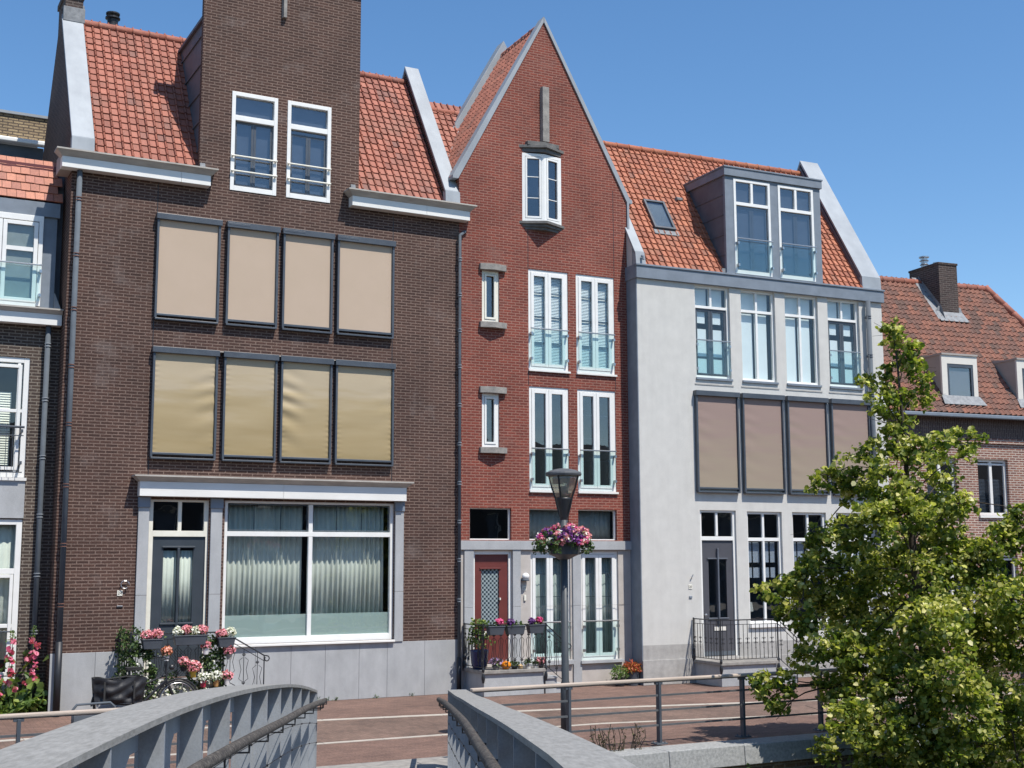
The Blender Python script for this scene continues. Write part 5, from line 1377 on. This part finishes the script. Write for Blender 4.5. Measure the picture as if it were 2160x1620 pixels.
def pot(x, y, z, label, fm, pm, r=.06, h=.11, fr=.1, o=(0, 0), a=0.0, name='flower_pot', group=None, n=150, sz=.036, sq=(1.1, 1, .85), leaf=True, fz=None):
    t = thing(name, label, 'flower pot', to_world(o, a, x, y, z), -a, group)
    MB().lathe([(r * .72, 0), (r, h * .9), (r * 1.1, h * .9), (r * 1.1, h), (r * .9, h), (r * .85, h * .85)], (0, 0, 0), 16).build('pot', pm, t)
    fz = fz if fz is not None else h + fr * .75
    if leaf:
        lv = Leaves(int(abs(x) * 131 + z * 50)); lv.ball((0, 0, h + fr * .3), fr * .8, 70, .045, .2, (1, 1, .7)); lv.build('foliage', m_ivy, t)
    if fm is not None:
        f = Leaves(int(abs(x) * 77 + z * 31)); f.ball((0, 0, fz), fr, n, sz, .7, sq, tmpl=PET, ob=1.4); f.build('blossom', fm, t)
    return t
m_white_pot = paint('white_glazed_pot', (.75, .74, .72), (.68, .67, .65), .3, 5)
m_red_pot = paint('red_pot', (.5, .03, .07), (.42, .03, .06), .35, 5)
m_tan_pot = paint('tan_pot', (.5, .28, .1), (.42, .22, .08), .5, 5)
m_yel_pot = paint('yellow_pot', (.7, .42, .05), (.6, .36, .05), .4, 5)
m_blue_pot = paint('blue_glazed_pot', (.015, .03, .11), (.01, .02, .075), .2, 5)
m_pumpkin = paint('pumpkin_skin', (.8, .28, .015), (.7, .22, .01), .4, 8)
m_lilac = leafmat('lilac_petals', [(0, (.42, .28, .52)), (1, (.62, .48, .7))], .3)
m_purple2 = leafmat('violet_petals', [(0, (.1, .03, .17)), (1, (.25, .1, .35))], .3)
gr = 'flower pots hooked on the ivy railing'
pot(5.64, -1.16, 1.0, 'white pot with salmon flowers below the left hydrangea box', m_salmon, m_white_pot, o=(0, 0), group=gr)
pot(6.36, -1.16, 1.09, 'white pot with pink flowers right of the long flower box', m_pink, m_white_pot, fr=.085, group=gr)
pot(5.96, -1.16, .80, 'green leafed pot with pink flowers in front of the net panel', m_pink, m_blackplastic, fr=.1, group=gr)
pot(6.14, -1.16, .68, 'yellow pot with a large pink hydrangea low on the railing', m_pink, m_yel_pot, fr=.12, n=190, group=gr)
pot(6.33, -1.16, .50, 'red pot with white flowers low on the railing', m_whitep, m_red_pot, fr=.105, group=gr)
pot(6.57, -1.16, .50, 'tan pot with white flowers low on the railing', m_whitep, m_tan_pot, fr=.115, group=gr)
pot(6.80, -1.16, .98, 'grey pot with pink flowers at the corner post of the stair rail', m_pink, m_concrete, fr=.10, group=gr)
pot(6.77, -1.16, .52, 'white pot with pink flowers lowest at the corner post', m_pink, m_white_pot, fr=.095, group=gr)
# ivy over the railing, netting
t = thing('ivy', 'dark ivy climbing through the railing of the brown house stoop', 'climbing plant', (5.9, -1.05, 0))
lv = Leaves(21)
for k in range(230):
    x = rng.choice([rng.uniform(-.9, -.45), rng.uniform(-.9, .85), rng.uniform(.45, .85)]); z = rng.uniform(.35, 1.42) if abs(x) > .4 else rng.uniform(.3, .75)
    lv.ball((x, rng.uniform(-.06, .04), z), .07, 13, .05, .1)
for k in range(45): lv.ball((-.9 + rng.uniform(-.05, .05), rng.uniform(0, .95), rng.uniform(.3, 1.5)), .07, 12, .05, .1)
for k in range(16): lv.ball((rng.uniform(-1.0, -.6), rng.uniform(-.05, .8), rng.uniform(1.4, 1.6)), .05, 8, .045, .1)
lv.build('foliage', m_ivy, t)
f = Leaves(22)
for k in range(60): f.ball((rng.uniform(-.75, .7), -.09, rng.choice([rng.uniform(.38, .48), rng.uniform(.3, 1.1)])), .02, 5, .032, .2, tmpl=PET)
f.build('white_flowers', m_whitep, t)
m = MB()
for k in range(26):
    for sg in (1, -1):
        x = -.35 + k * .05; pts = [(x, -.07, .7), (x + sg * .45, -.07, 1.2)]
        if -.34 < pts[1][0] < .5 and x < .5: m.tube(pts, .0045, 3)
for s_ in (-.34, .5): m.tube([(s_, -.07, .68), (s_, -.07, 1.24)], .006, 4)
m.build('netting', m_black, t)
# stoop of number 22
def f22(x, y, z, L, label, cols): return flower_box(x, y, z, L, label, cols, OR, AR, 120, rr=.07)
f22(.35, -1.1, 1.26, .36, 'dark window box with trailing leaves and small red flowers, left on the lyre railing', [None, m_hotpink])
f22(.80, -1.1, 1.26, .42, 'dark window box with violet flowers, middle of the lyre railing', [m_purple2, None])
f22(1.28, -1.1, 1.27, .36, 'dark window box with a crimson geranium, right on the lyre railing', [m_purple2, m_hotpink])
t = thing('potted_shrub', 'tall blue glazed pot with a leggy shrub at the left of the lyre railing', 'potted plant', to_world(OR, AR, .24, -.55, .53), -AR)
MB().lathe([(.13, 0), (.17, .12), (.19, .36), (.2, .4), (.17, .4), (.16, .36)], (0, 0, 0), 18).build('pot', m_blue_pot, t, smooth=True)
lv = Leaves(51)
for k in range(60): lv.ball((rng.normal(0, .12), rng.normal(0, .1), rng.uniform(.45, 1.02)), .06, 9, .05, .1)
lv.build('foliage', m_holly, t)
m = MB()
for k in range(6): m.tube([(0, 0, .38), (rng.normal(0, .08), rng.normal(0, .08), .95)], .006, 4)
m.build('stem', m_bark, t)
def on22(x, label, fm, pm, **k): return pot(x, -.9, .53, label, fm, pm, o=OR, a=AR, **k)
on22(.46, 'low grey pot of lilac flowers on the lyre railing stoop', m_lilac, m_concrete, r=.08, h=.09, fr=.12, sq=(1.3, 1, .6))
def pumpkin(x, s, label, mt):
    t = thing('pumpkin', label, 'pumpkin', to_world(OR, AR, x, -.88, .53), -AR)
    m = MB(); n = 24; o = 0
    pr = [(math.sin(math.pi * i / 10) * s, s * .85 - math.cos(math.pi * i / 10) * s * .85) for i in range(11)]
    for r_, z_ in pr:
        for k in range(n):
            a = 2 * math.pi * k / n; rr = (r_ + 1e-4) * (1 + .06 * math.cos(a * 8)); m.v.append((rr * math.cos(a), rr * math.sin(a), z_))
    for i in range(10):
        for k in range(n): m.f.append((i * n + k, i * n + (k + 1) % n, (i + 1) * n + (k + 1) % n, (i + 1) * n + k))
    m.build('body', mt, t, smooth=True)
    MB().tube([(0, 0, s * 1.6), (.01, 0, s * 2.0)], .012, 6).build('stem', m_ivory, t)
    return t
pumpkin(.70, .105, 'large orange pumpkin on the lyre railing stoop', m_pumpkin)
pumpkin(1.04, .055, 'small cream coloured pumpkin on the lyre railing stoop', paint('cream_gourd', (.75, .55, .3), (.68, .45, .2), .4, 8))
on22(.89, 'dark pot with a small green plant between the two pumpkins', None, m_black, r=.07, h=.07, fr=.14)
on22(1.21, 'white striped pot with a grey green plant right of the small pumpkin', None, m_white_pot, r=.075, h=.11, fr=.12)
on22(1.39, 'small white pot left of the corner post on the lyre railing stoop', None, m_white_pot, r=.055, h=.09, fr=.08)
on22(1.52, 'dark pot with pale pink flowers at the corner post of the lyre railing', m_pink, m_black, r=.06, h=.09, fr=.09)
# pots at the foot of the wall between the houses
t = thing('potted_plant', 'grey pot with red tipped succulent against the downpipe corner', 'potted plant', to_world(OR, AR, 4.16, -.28, 0), -AR)
MB().lathe([(.13, 0), (.16, .28), (.17, .3), (.14, .3)], (0, 0, 0), 16).build('pot', m_anthra, t)
lv = Leaves(61); lv.ball((0, 0, .4), .22, 330, .075, .2, (1.1, 1, .6), tmpl=PET * np.array([.3, 1, 1]), zbias=.2); lv.build('foliage', leafmat('red_succulent', [(0, (.4, .06, .03)), (.7, (.55, .13, .05)), (1, (.3, .3, .06))], .2), t)
t = thing('potted_plant', 'dark green bushy plant in a low black pot left of the red succulent', 'potted plant', to_world(OR, AR, 3.82, -.3, 0), -AR)
MB().lathe([(.1, 0), (.13, .16), (.14, .18), (.11, .18)], (0, 0, 0), 16).build('pot', m_black, t)
lv = Leaves(62); lv.ball((0, 0, .3), .2, 300, .06, .2, (1.1, 1, .8), tmpl=PET * np.array([.35, 1, 1])); lv.build('foliage', m_holly, t)

# hollyhocks
def hollyhock(x, y, h, seed, label, spread=.22):
    t = thing('hollyhock', label, 'hollyhock', (x, y, 0), 0, 'hollyhocks at the foot of the left house')
    r = np.random.default_rng(seed); m = MB(); m.tube([(0, 0, 0), (.02, 0, h * .5), (.0, .02, h)], [.014, .012, .004], 6); m.build('stem', m_holly_stem, t)
    lv = Leaves(seed)
    for k in range(70):
        z = abs(r.normal(0, .42)) * h * .9; z = min(z, h * .95); w = spread * (1.15 - z / h); lv.put(np.array([[r.normal(0, w * .62), r.normal(0, w * .45), min(z, h * .85) + .05]]), .16 * (1.1 - .4 * z / h), zbias=.4, ob=0)
    lv.put(np.stack([r.normal(0, .03, 40), r.normal(0, .03, 40), r.uniform(h * .86, h, 40)], 1), .035)
    lv.build('foliage', m_holly, t)
    f = Leaves(seed + 1)
    for k in range(8):
        z = (.36 + .07 * k + r.uniform(-.03, .03)) * h; a = r.uniform(3.3, 6.1); c = (math.cos(a) * .085, math.sin(a) * .085, z); f.ball(c, .03, 10, .07, .3, tmpl=PET, zbias=0, ob=1.8)
    f.build('blossom', m_pinkh, t)
    return t
m_holly_stem = paint('hollyhock_stem', (.12, .18, .05), (.09, .13, .04), .7, 9)
m_pinkh = leafmat('hollyhock_petals', [(0, (.6, .08, .18)), (.7, (.78, .2, .32)), (1, (.85, .42, .5))], .35)
hollyhock(3.52, .22, 1.62, 71, 'tallest pink hollyhock standing in front of the grey downpipe')
hollyhock(3.15, .15, 1.56, 72, 'slender pink hollyhock in front of the white window frame')
hollyhock(2.92, .18, .95, 73, 'short pink hollyhock at the left edge under the window')
m = Leaves(74)
for k in range(70): m.ball((rng.uniform(2.2, 3.75), rng.uniform(-.05, .35), rng.uniform(.03, .3)), .1, 9, .09, .1)
o = m.build('ground_cover', m_holly); tag(o, 'low green leaves growing at the foot of the left house wall', 'plants'); o['kind'] = 'stuff'
# weeds at the quay edge
t = thing('weed', 'wiry upright weed growing at the quay edge behind the girder', 'weed', (10.4, -8.82, 0))
lv = Leaves(81); m = MB()
for k in range(26):
    a, b = rng.uniform(-.42, .5), rng.uniform(-.1, .12); hh = rng.uniform(.12, .42); m.tube([(a * .75, b * .5, 0), (a, b, hh * .6), (a + rng.normal(0, .05), b, hh)], .006, 4)
    for q in range(7): lv.put(np.array([[a + rng.normal(0, .012), b, hh * (.2 + .12 * q)]]), .05, tmpl=LEAF * np.array([.35, 1, 1]), zbias=-.2)
m.build('stem', m_bark, t); lv.build('foliage', leafmat('weed_leaves', [(0, (.05, .04, .025)), (.6, (.09, .08, .035)), (1, (.14, .13, .05))], .2), t)
lv = Leaves(82)
for x in (8.95, 9.15, 9.32, 10.2, 7.9, 11.0): lv.ball((x, -.05, .03), .05, 14, .05, .1, (1, .4, 1), tmpl=LEAF * np.array([.35, 1, 1]))
for k in range(60): lv.ball((rng.uniform(9.5, 30), -9.33, rng.uniform(-1.0, -.28)), .09, 9, .05, .1, (1, .3, 1))
o = lv.build('weeds', m_ivy); tag(o, 'small weeds in the joints of the walls', 'weeds'); o['kind'] = 'stuff'

# ================================================================== bicycle with panniers
t = thing('bicycle', 'black city bicycle parked against the ivy railing facing right', 'bicycle', (4.62, -1.75, 0))
def wheel(cx):
    m = MB(); m.tube([(cx + .335 * math.cos(a), 0, .345 + .335 * math.sin(a)) for a in np.linspace(0, 2 * math.pi, 33)], .02, 6, cap=False); w = m.build('tyre', m_rubber, t, smooth=True); w.name = 'wheel'
    m = MB(); m.tube([(cx + .31 * math.cos(a), 0, .345 + .31 * math.sin(a)) for a in np.linspace(0, 2 * math.pi, 33)], .011, 6, cap=False)
    for k in range(24):
        a = k * math.pi / 12; m.tube([(cx, .02 * (-1) ** k, .345), (cx + .31 * math.cos(a), 0, .345 + .31 * math.sin(a))], .0015, 3)
    m.tube([(cx, -.05, .345), (cx, .05, .345)], .02, 8); m.build('rim', m_steel, w)
wheel(0); wheel(1.1)
m = MB()
m.tube([(.45, 0, .3), (.36, 0, .78)], .018, 8); m.tube([(.45, 0, .3), (.9, 0, .72)], .022, 8); m.tube([(.38, 0, .6), (.88, 0, .8)], .016, 8)
m.tube([(0, -.05, .345), (.45, -.03, .3)], .012, 6); m.tube([(0, -.05, .345), (.37, -.02, .7)], .01, 6); m.tube([(0, .05, .345), (.37, .02, .7)], .01, 6)
m.tube([(.9, 0, .68), (.87, 0, .98)], .018, 8); m.tube([(.9, -.05, .68), (1.08, -.06, .345)], .013, 6); m.tube([(.9, .05, .68), (1.08, .06, .345)], .013, 6)
m.tube([(-.2, -.06, .74), (.3, -.06, .74)], .008, 6); m.tube([(-.2, .06, .74), (.3, .06, .74)], .008, 6); m.tube([(0, -.06, .345), (-.08, -.06, .74)], .008, 6)
m.build('frame', m_black, t)
m = MB(); m.tube([(.87, 0, .98), (.88, 0, 1.05)], .014, 6); m.tube([(.72, -.29, 1.08), (.86, -.25, 1.1), (.9, -.08, 1.08), (.9, .08, 1.08), (.86, .25, 1.1), (.72, .29, 1.08)], .012, 6); m.ball((.98, 0, .93), .05, 8); m.build('handlebar', m_black, t)
m = MB(); m.tube([(.36, 0, .78), (.34, 0, .9)], .014, 6); m.box8([(.2, -.07), (.46, -.02), (.46, .02), (.2, .07)], [(.18, -.09), (.48, -.02), (.48, .02), (.18, .09)], .9, .96); m.build('saddle', m_rubber, t, bevel=.015)
m = MB()
for cx in (0, 1.1): 
    a0, a1 = (.3, 2.9) if cx else (.5, 3.2)
    pts = [(cx + .375 * math.cos(a), 0, .345 + .375 * math.sin(a)) for a in np.linspace(a0, a1, 14)]; m.tube(pts, .018, 5)
m.build('mudguard', m_black, t)
m = MB(); m.lathe([(.085, -.01), (.085, .01)], (0, 0, 0), 20)
v = m.v; m.v = [(p[0] + .45, -.05 + p[2], p[1] + .3) for p in v]; m.tube([(.45, -.06, .3), (.56, -.06, .19)], .01, 5); m.box(.53, .62, -.14, -.06, .17, .19); m.build('crank', m_steel, t)
t = thing('pannier_bag', 'large crumpled black double pannier bag hanging over the rear wheel', 'bag', (4.6, -1.75, .34))
m = MB(); nx, nz = 22, 14
for sy in (-1, 1):
    o_ = len(m.v)
    for iz in range(nz + 1):
        for ix in range(nx + 1):
            u_, v_ = ix / nx, iz / nz
            x = -.34 + .68 * u_; z = .02 + .42 * v_
            x *= 1.35; x += .1; z += .03 * math.sin(u_ * 8.5 + 1) * v_; bul = .14 * (1 - (2 * u_ - 1) ** 4) * (1 - (1.3 * v_ - .6) ** 2 * .6) * (.7 + .3 * abs(math.sin(u_ * 6.3))) + .02 * math.sin(u_ * 11 + v_ * 7 + 2 * math.sin(v_ * 5)) + .014 * math.sin(v_ * 15 - u_ * 9 + 3 * math.sin(u_ * 4)) + random.uniform(-.006, .006)
            m.v.append((x * (1 - .12 * (1 - v_)), sy * (.07 + max(0, bul)), z))
    for iz in range(nz):
        for ix in range(nx):
            a = o_ + iz * (nx + 1) + ix; q = (a, a + 1, a + nx + 2, a + nx + 1); m.f.append(q if sy < 0 else q[::-1])
m.box(-.24, .42, -.06, .06, .06, .36)
m.build('bag', m_blackplastic, t, smooth=True)
m = MB(); m.tube([(-.36, -.07, .46), (-.1, -.09, .44), (.2, -.08, .47), (.5, -.07, .43)], .014, 6); m.build('top_seam', m_rubber, t)
MB().box(-.2, -.17, -.235, -.22, .1, .4).build('strap', m_rubber, t); MB().box(.3, .33, -.235, -.22, .1, .4).build('strap', m_rubber, t)
# steel rack beside it
t = thing('bicycle_stand', 'rounded grey steel stand with solid panel beside the parked bicycle', 'bicycle stand', (4.15, -2.3, 0))
m = MB(); m.tube([(-.3, 0, 0), (-.3, 0, .34), (-.24, 0, .42), (.3, 0, .43), (.38, 0, .36), (.38, 0, 0)], .022, 8); m.build('hoop', m_pipe, t, smooth=True)
MB().box(-.28, .36, -.006, .006, .02, .24).build('panel', m_pipe, t)

# lamp inside the ground floor window of number 20
p = to_world(OS, AS, 3.18, .45, 1.2)
t = thing('table_lamp', 'table lamp with pale shade inside the ground floor window beside the grey door', 'lamp', p, -AS)
MB().lathe([(.06, 0), (.06, .02), (.02, .05), (.015, .34), (.02, .36)], (0, 0, 0), 14).build('base', m_pipe, t)
MB().lathe([(.15, .36), (.12, .58), (.115, .58), (.145, .36)], (0, 0, 0), 20).build('lamp_shade', m_cream, t)

# ================================================================== lime tree
CL = [(14.49,-10.59,6.35,0.23),(14.68,-10.58,6.1,0.27),(14.87,-10.57,5.81,0.28),(14.66,-10.3,5.67,0.24),(15.0,-10.6,5.58,0.2),(14.36,-10.11,5.57,0.16),(13.82,-10.49,5.47,0.11),(14.4,-10.44,5.28,0.28),(15.06,-10.32,5.24,0.27),(14.71,-10.36,4.99,0.3),(15.25,-10.55,5.43,0.16),(14.06,-10.59,5.01,0.14),(14.58,-10.44,4.6,0.36),(14.07,-10.46,4.42,0.28),(14.02,-9.97,4.21,0.28),(13.75,-9.79,4.02,0.22),(13.2,-10.08,3.93,0.14),(14.62,-10.8,4.36,0.38),(15.03,-10.92,4.51,0.26),(15.84,-10.53,4.65,0.24),(15.93,-10.79,4.7,0.17),(15.25,-11.22,4.34,0.17),(15.62,-10.38,4.09,0.3),(14.12,-10.67,3.99,0.41),(14.28,-9.91,3.85,0.33),(14.25,-10.8,3.49,0.48),(13.71,-10.79,3.34,0.4),(15.62,-10.07,3.61,0.39),(15.13,-11.1,3.62,0.27),(13.61,-10.29,3.18,0.33),(14.07,-9.23,3.13,0.26),(15.61,-9.83,3.01,0.53),(15.13,-10.93,3.17,0.34),(14.04,-9.14,2.83,0.27),(13.52,-9.47,2.68,0.22),(13.42,-9.14,2.41,0.32),(12.7,-9.54,2.32,0.17),(14.11,-9.04,2.3,0.42),(14.45,-9.52,2.6,0.51),(14.97,-8.82,1.97,0.53),(15.34,-9.44,2.52,0.59),(14.85,-10.75,2.46,0.55),(15.47,-10.93,2.78,0.43),(15.73,-11.24,2.92,0.41),(15.99,-11.41,3.21,0.35),(16.03,-11.53,3.49,0.2),(13.26,-9.64,1.93,0.31),(13.28,-9.12,2.02,0.2),(13.34,-10.26,1.53,0.4),(13.81,-9.1,1.27,0.25),(12.98,-9.54,0.94,0.23),(12.64,-9.36,0.94,0.18),(12.8,-9.41,0.73,0.23),(12.91,-9.44,0.5,0.17),(12.56,-9.33,1.0,0.11),(14.32,-9.84,1.51,0.55),(15.27,-9.66,1.66,0.61),(14.44,-11.28,1.79,0.56),(16.86,-9.8,1.97,0.61),(15.73,-11.47,2.2,0.48),(16.88,-10.65,1.51,0.53),(16.89,-9.93,1.21,0.61),(14.34,-11.42,1.15,0.55),(14.26,-10.66,0.96,0.57),(14.1,-10.03,0.91,0.5),(13.84,-9.69,0.83,0.34),(13.16,-10.72,0.48,0.38),(13.67,-10.84,0.38,0.48),(14.48,-10.78,0.25,0.49),(14.68,-11.42,0.6,0.54),(15.83,-11.11,0.71,0.5),(17.0,-10.44,0.09,0.46),(17.22,-9.53,-0.35,0.55),(14.51,-11.18,-0.09,0.48),(14.31,-10.05,-0.22,0.43),(14.8,-10.22,-0.53,0.44),(16.69,-10.66,-0.62,0.47),(17.13,-11.02,2.63,0.48),(16.43,-11.69,1.72,0.53),(17.39,-10.75,0.69,0.56),(17.45,-10.54,-0.22,0.56),(13.55,-10.32,-0.45,0.37),(14.85,-11.35,-0.61,0.44),(13.4,-10.0,-0.01,0.22)]
TB = Vector((15.0, -10.55, -1.3))
def lime_tree(label, base, clumps, shift, seed, dens=1.0, trunk_top=7.4, leafsize=.069, name='lime_tree'):
    t = thing(name, label, 'tree', base)
    r = random.Random(seed); m = MB()
    top = Vector(clumps[0][:3]) - Vector(base)
    axis = []
    for i in range(13):
        f = i / 12; axis.append(Vector((top.x * f + .05 * math.sin(f * 9), top.y * f + .04 * math.cos(f * 7), top.z * f)))
    m.tube(axis, [.13 * (1 - i / 12) ** 1.25 + .01 for i in range(13)], 9)
    tr = m.build('trunk', m_bark, t, smooth=True)
    m = MB()
    for k, (x, y, z, rad) in enumerate(clumps):
        c = Vector((x, y, z)) - Vector(base); hz = math.hypot(c.x, c.y)
        zs_ = max(.6, c.z - .25 - hz * .55); f = min(.97, zs_ / top.z); i = int(f * 12); a = axis[i].lerp(axis[min(12, i + 1)], f * 12 - i)
        if hz > .95:
            best = None
            for (x2, y2, z2, r2) in clumps:
                c2 = Vector((x2, y2, z2)) - Vector(base); h2 = math.hypot(c2.x, c2.y)
                if h2 < hz - .25 and c2.z > c.z - .35:
                    dd_ = (c2 - c).length
                    if best is None or dd_ < best[0]: best = (dd_, c2)
            if best: a = best[1]
        mid = a.lerp(c, .5) + Vector((r.uniform(-.08, .08), r.uniform(-.08, .08), r.uniform(.0, .12)))
        rr = .008 + .018 * min(1, (c - a).length / 2) * (1.2 - f)
        m.tube([a, a.lerp(mid, .5) + Vector((r.uniform(-.04, .04), r.uniform(-.04, .04), .03)), mid, mid.lerp(c, .5) + Vector((r.uniform(-.05, .05), r.uniform(-.05, .05), .02)), c], [rr, rr * .85, rr * .65, rr * .4, .003], 5, cap=False)
        for q in range(3):
            e = c + Vector((r.gauss(0, rad * .7), r.gauss(0, rad * .7), r.gauss(0, rad * .5))); m.tube([mid.lerp(c, .5), e], [rr * .5, .003], 4, cap=False)
    m.build('branch', m_bark, tr)
    lv = Leaves(seed); rg = np.random.default_rng(seed)
    for (x, y, z, rad) in clumps:
        c = np.array((x, y, z)) - np.array(base)
        n = int(dens * 640 * (rad / .37) ** 2)
        ns = max(3, int(n / 22))
        # leaves hang in small sprays around the twig ends
        d = rg.normal(size=(ns, 3)); d /= np.linalg.norm(d, axis=1)[:, None]; cc = c + d * (rad * rg.uniform(.25, 1.02, ns) ** .6)[:, None] * np.array([1, 1, .85])
        for p_, d_ in zip(cc, d):
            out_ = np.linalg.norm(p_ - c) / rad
            v_ = .22 + .30 * min(1, out_) * (1 if d_[2] > -.35 else .4) + .36 * rg.random() ** 1.6  # blossom plus painted light: sprays paler outside, darker inside and beneath
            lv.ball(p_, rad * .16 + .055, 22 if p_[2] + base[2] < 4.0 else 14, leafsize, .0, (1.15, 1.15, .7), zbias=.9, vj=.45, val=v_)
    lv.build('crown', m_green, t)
    return t
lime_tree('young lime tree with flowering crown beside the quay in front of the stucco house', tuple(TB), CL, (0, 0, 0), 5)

# ================================================================== opposite bank, seen only as reflections in the panes
m_slate = paint('dark_slate_roof', (.05, .052, .058), (.035, .037, .04), .9, 4)
m_shadebrick = brick('far_brick', (.06, .05, .045), (.045, .04, .038), (.1, .09, .085))
def far_house(x0, x1, h, rh, mt, label, y=-46.0):
    t = thing('brick_house', label, 'house', (x0, y, 0))
    w = x1 - x0; holes = []
    for fz in (1.0, 4.0):
        k = int(w / 2.2)
        for i in range(k): a = (i + .5) * w / k; holes.append((a - .5, a + .5, fz, fz + 1.7))
    wo = wall_holes('wall', mt, t, [(0, 0), (w, 0), (w, h), (0, h)], holes, -.3, .3)
    MB().box(0, w, -8, -.32, 0, h).build('core', m_dark, t)
    m = MB(); m.prism_x([(.2, h), (-4, h + rh), (-8.2, h)], -.1, w + .1); m.build('roof', m_slate, t)
    m = MB()
    for a, b, c_, d_ in holes: m.box(a - .003, a + .06, -.25, -.2, c_, d_); m.box(b - .06, b + .003, -.25, -.2, c_, d_); m.box(a + .06, b - .06, -.25, -.2, d_ - .06, d_); m.box(a + .06, b - .06, -.25, -.2, c_, c_ + .06)
    m.build('window', m_white, t)
    return t
far_house(-30, -10, 7.2, 3.4, m_shadebrick, 'dark brick terrace across the canal, far left of those mirrored in the panes')
far_house(-9.9, 8, 7.0, 3.6, m_shadebrick, 'brown brick terrace across the canal, mirrored in the upper panes')
far_house(8.1, 30, 7.4, 3.2, m_shadebrick, 'long dark brick terrace across the canal, mirrored in the centre panes')
far_house(30.1, 75, 7.0, 3.4, m_shadebrick, 'longest brown terrace across the canal, mirrored in the right panes')
rt = random.Random(9)
cl2 = [(rt.gauss(0, 1.5) - 6, rt.gauss(0, 1.5) - 40, rt.uniform(2.2, 7.0), rt.uniform(.5, .8)) for _ in range(34)]; cl2[0] = (-6, -40, 7.6, .5)
lime_tree('round leafy tree across the canal, mirrored in the shop window', (-6, -40, 0), cl2, (0, 0, 0), 8, .22, leafsize=.2, name='street_tree')

# put the origin of the two houses built in street coordinates at their own base
for h_, dx in ((H, 3.8), (K, 3.0)):
    for c in [o for o in COL.objects if o.parent is h_]: c.location.x -= dx
    h_.location.x += dx
for c in [o for o in COL.objects if o.parent is st24]: c.location.x -= 5.0
st24.location.x += 5.0
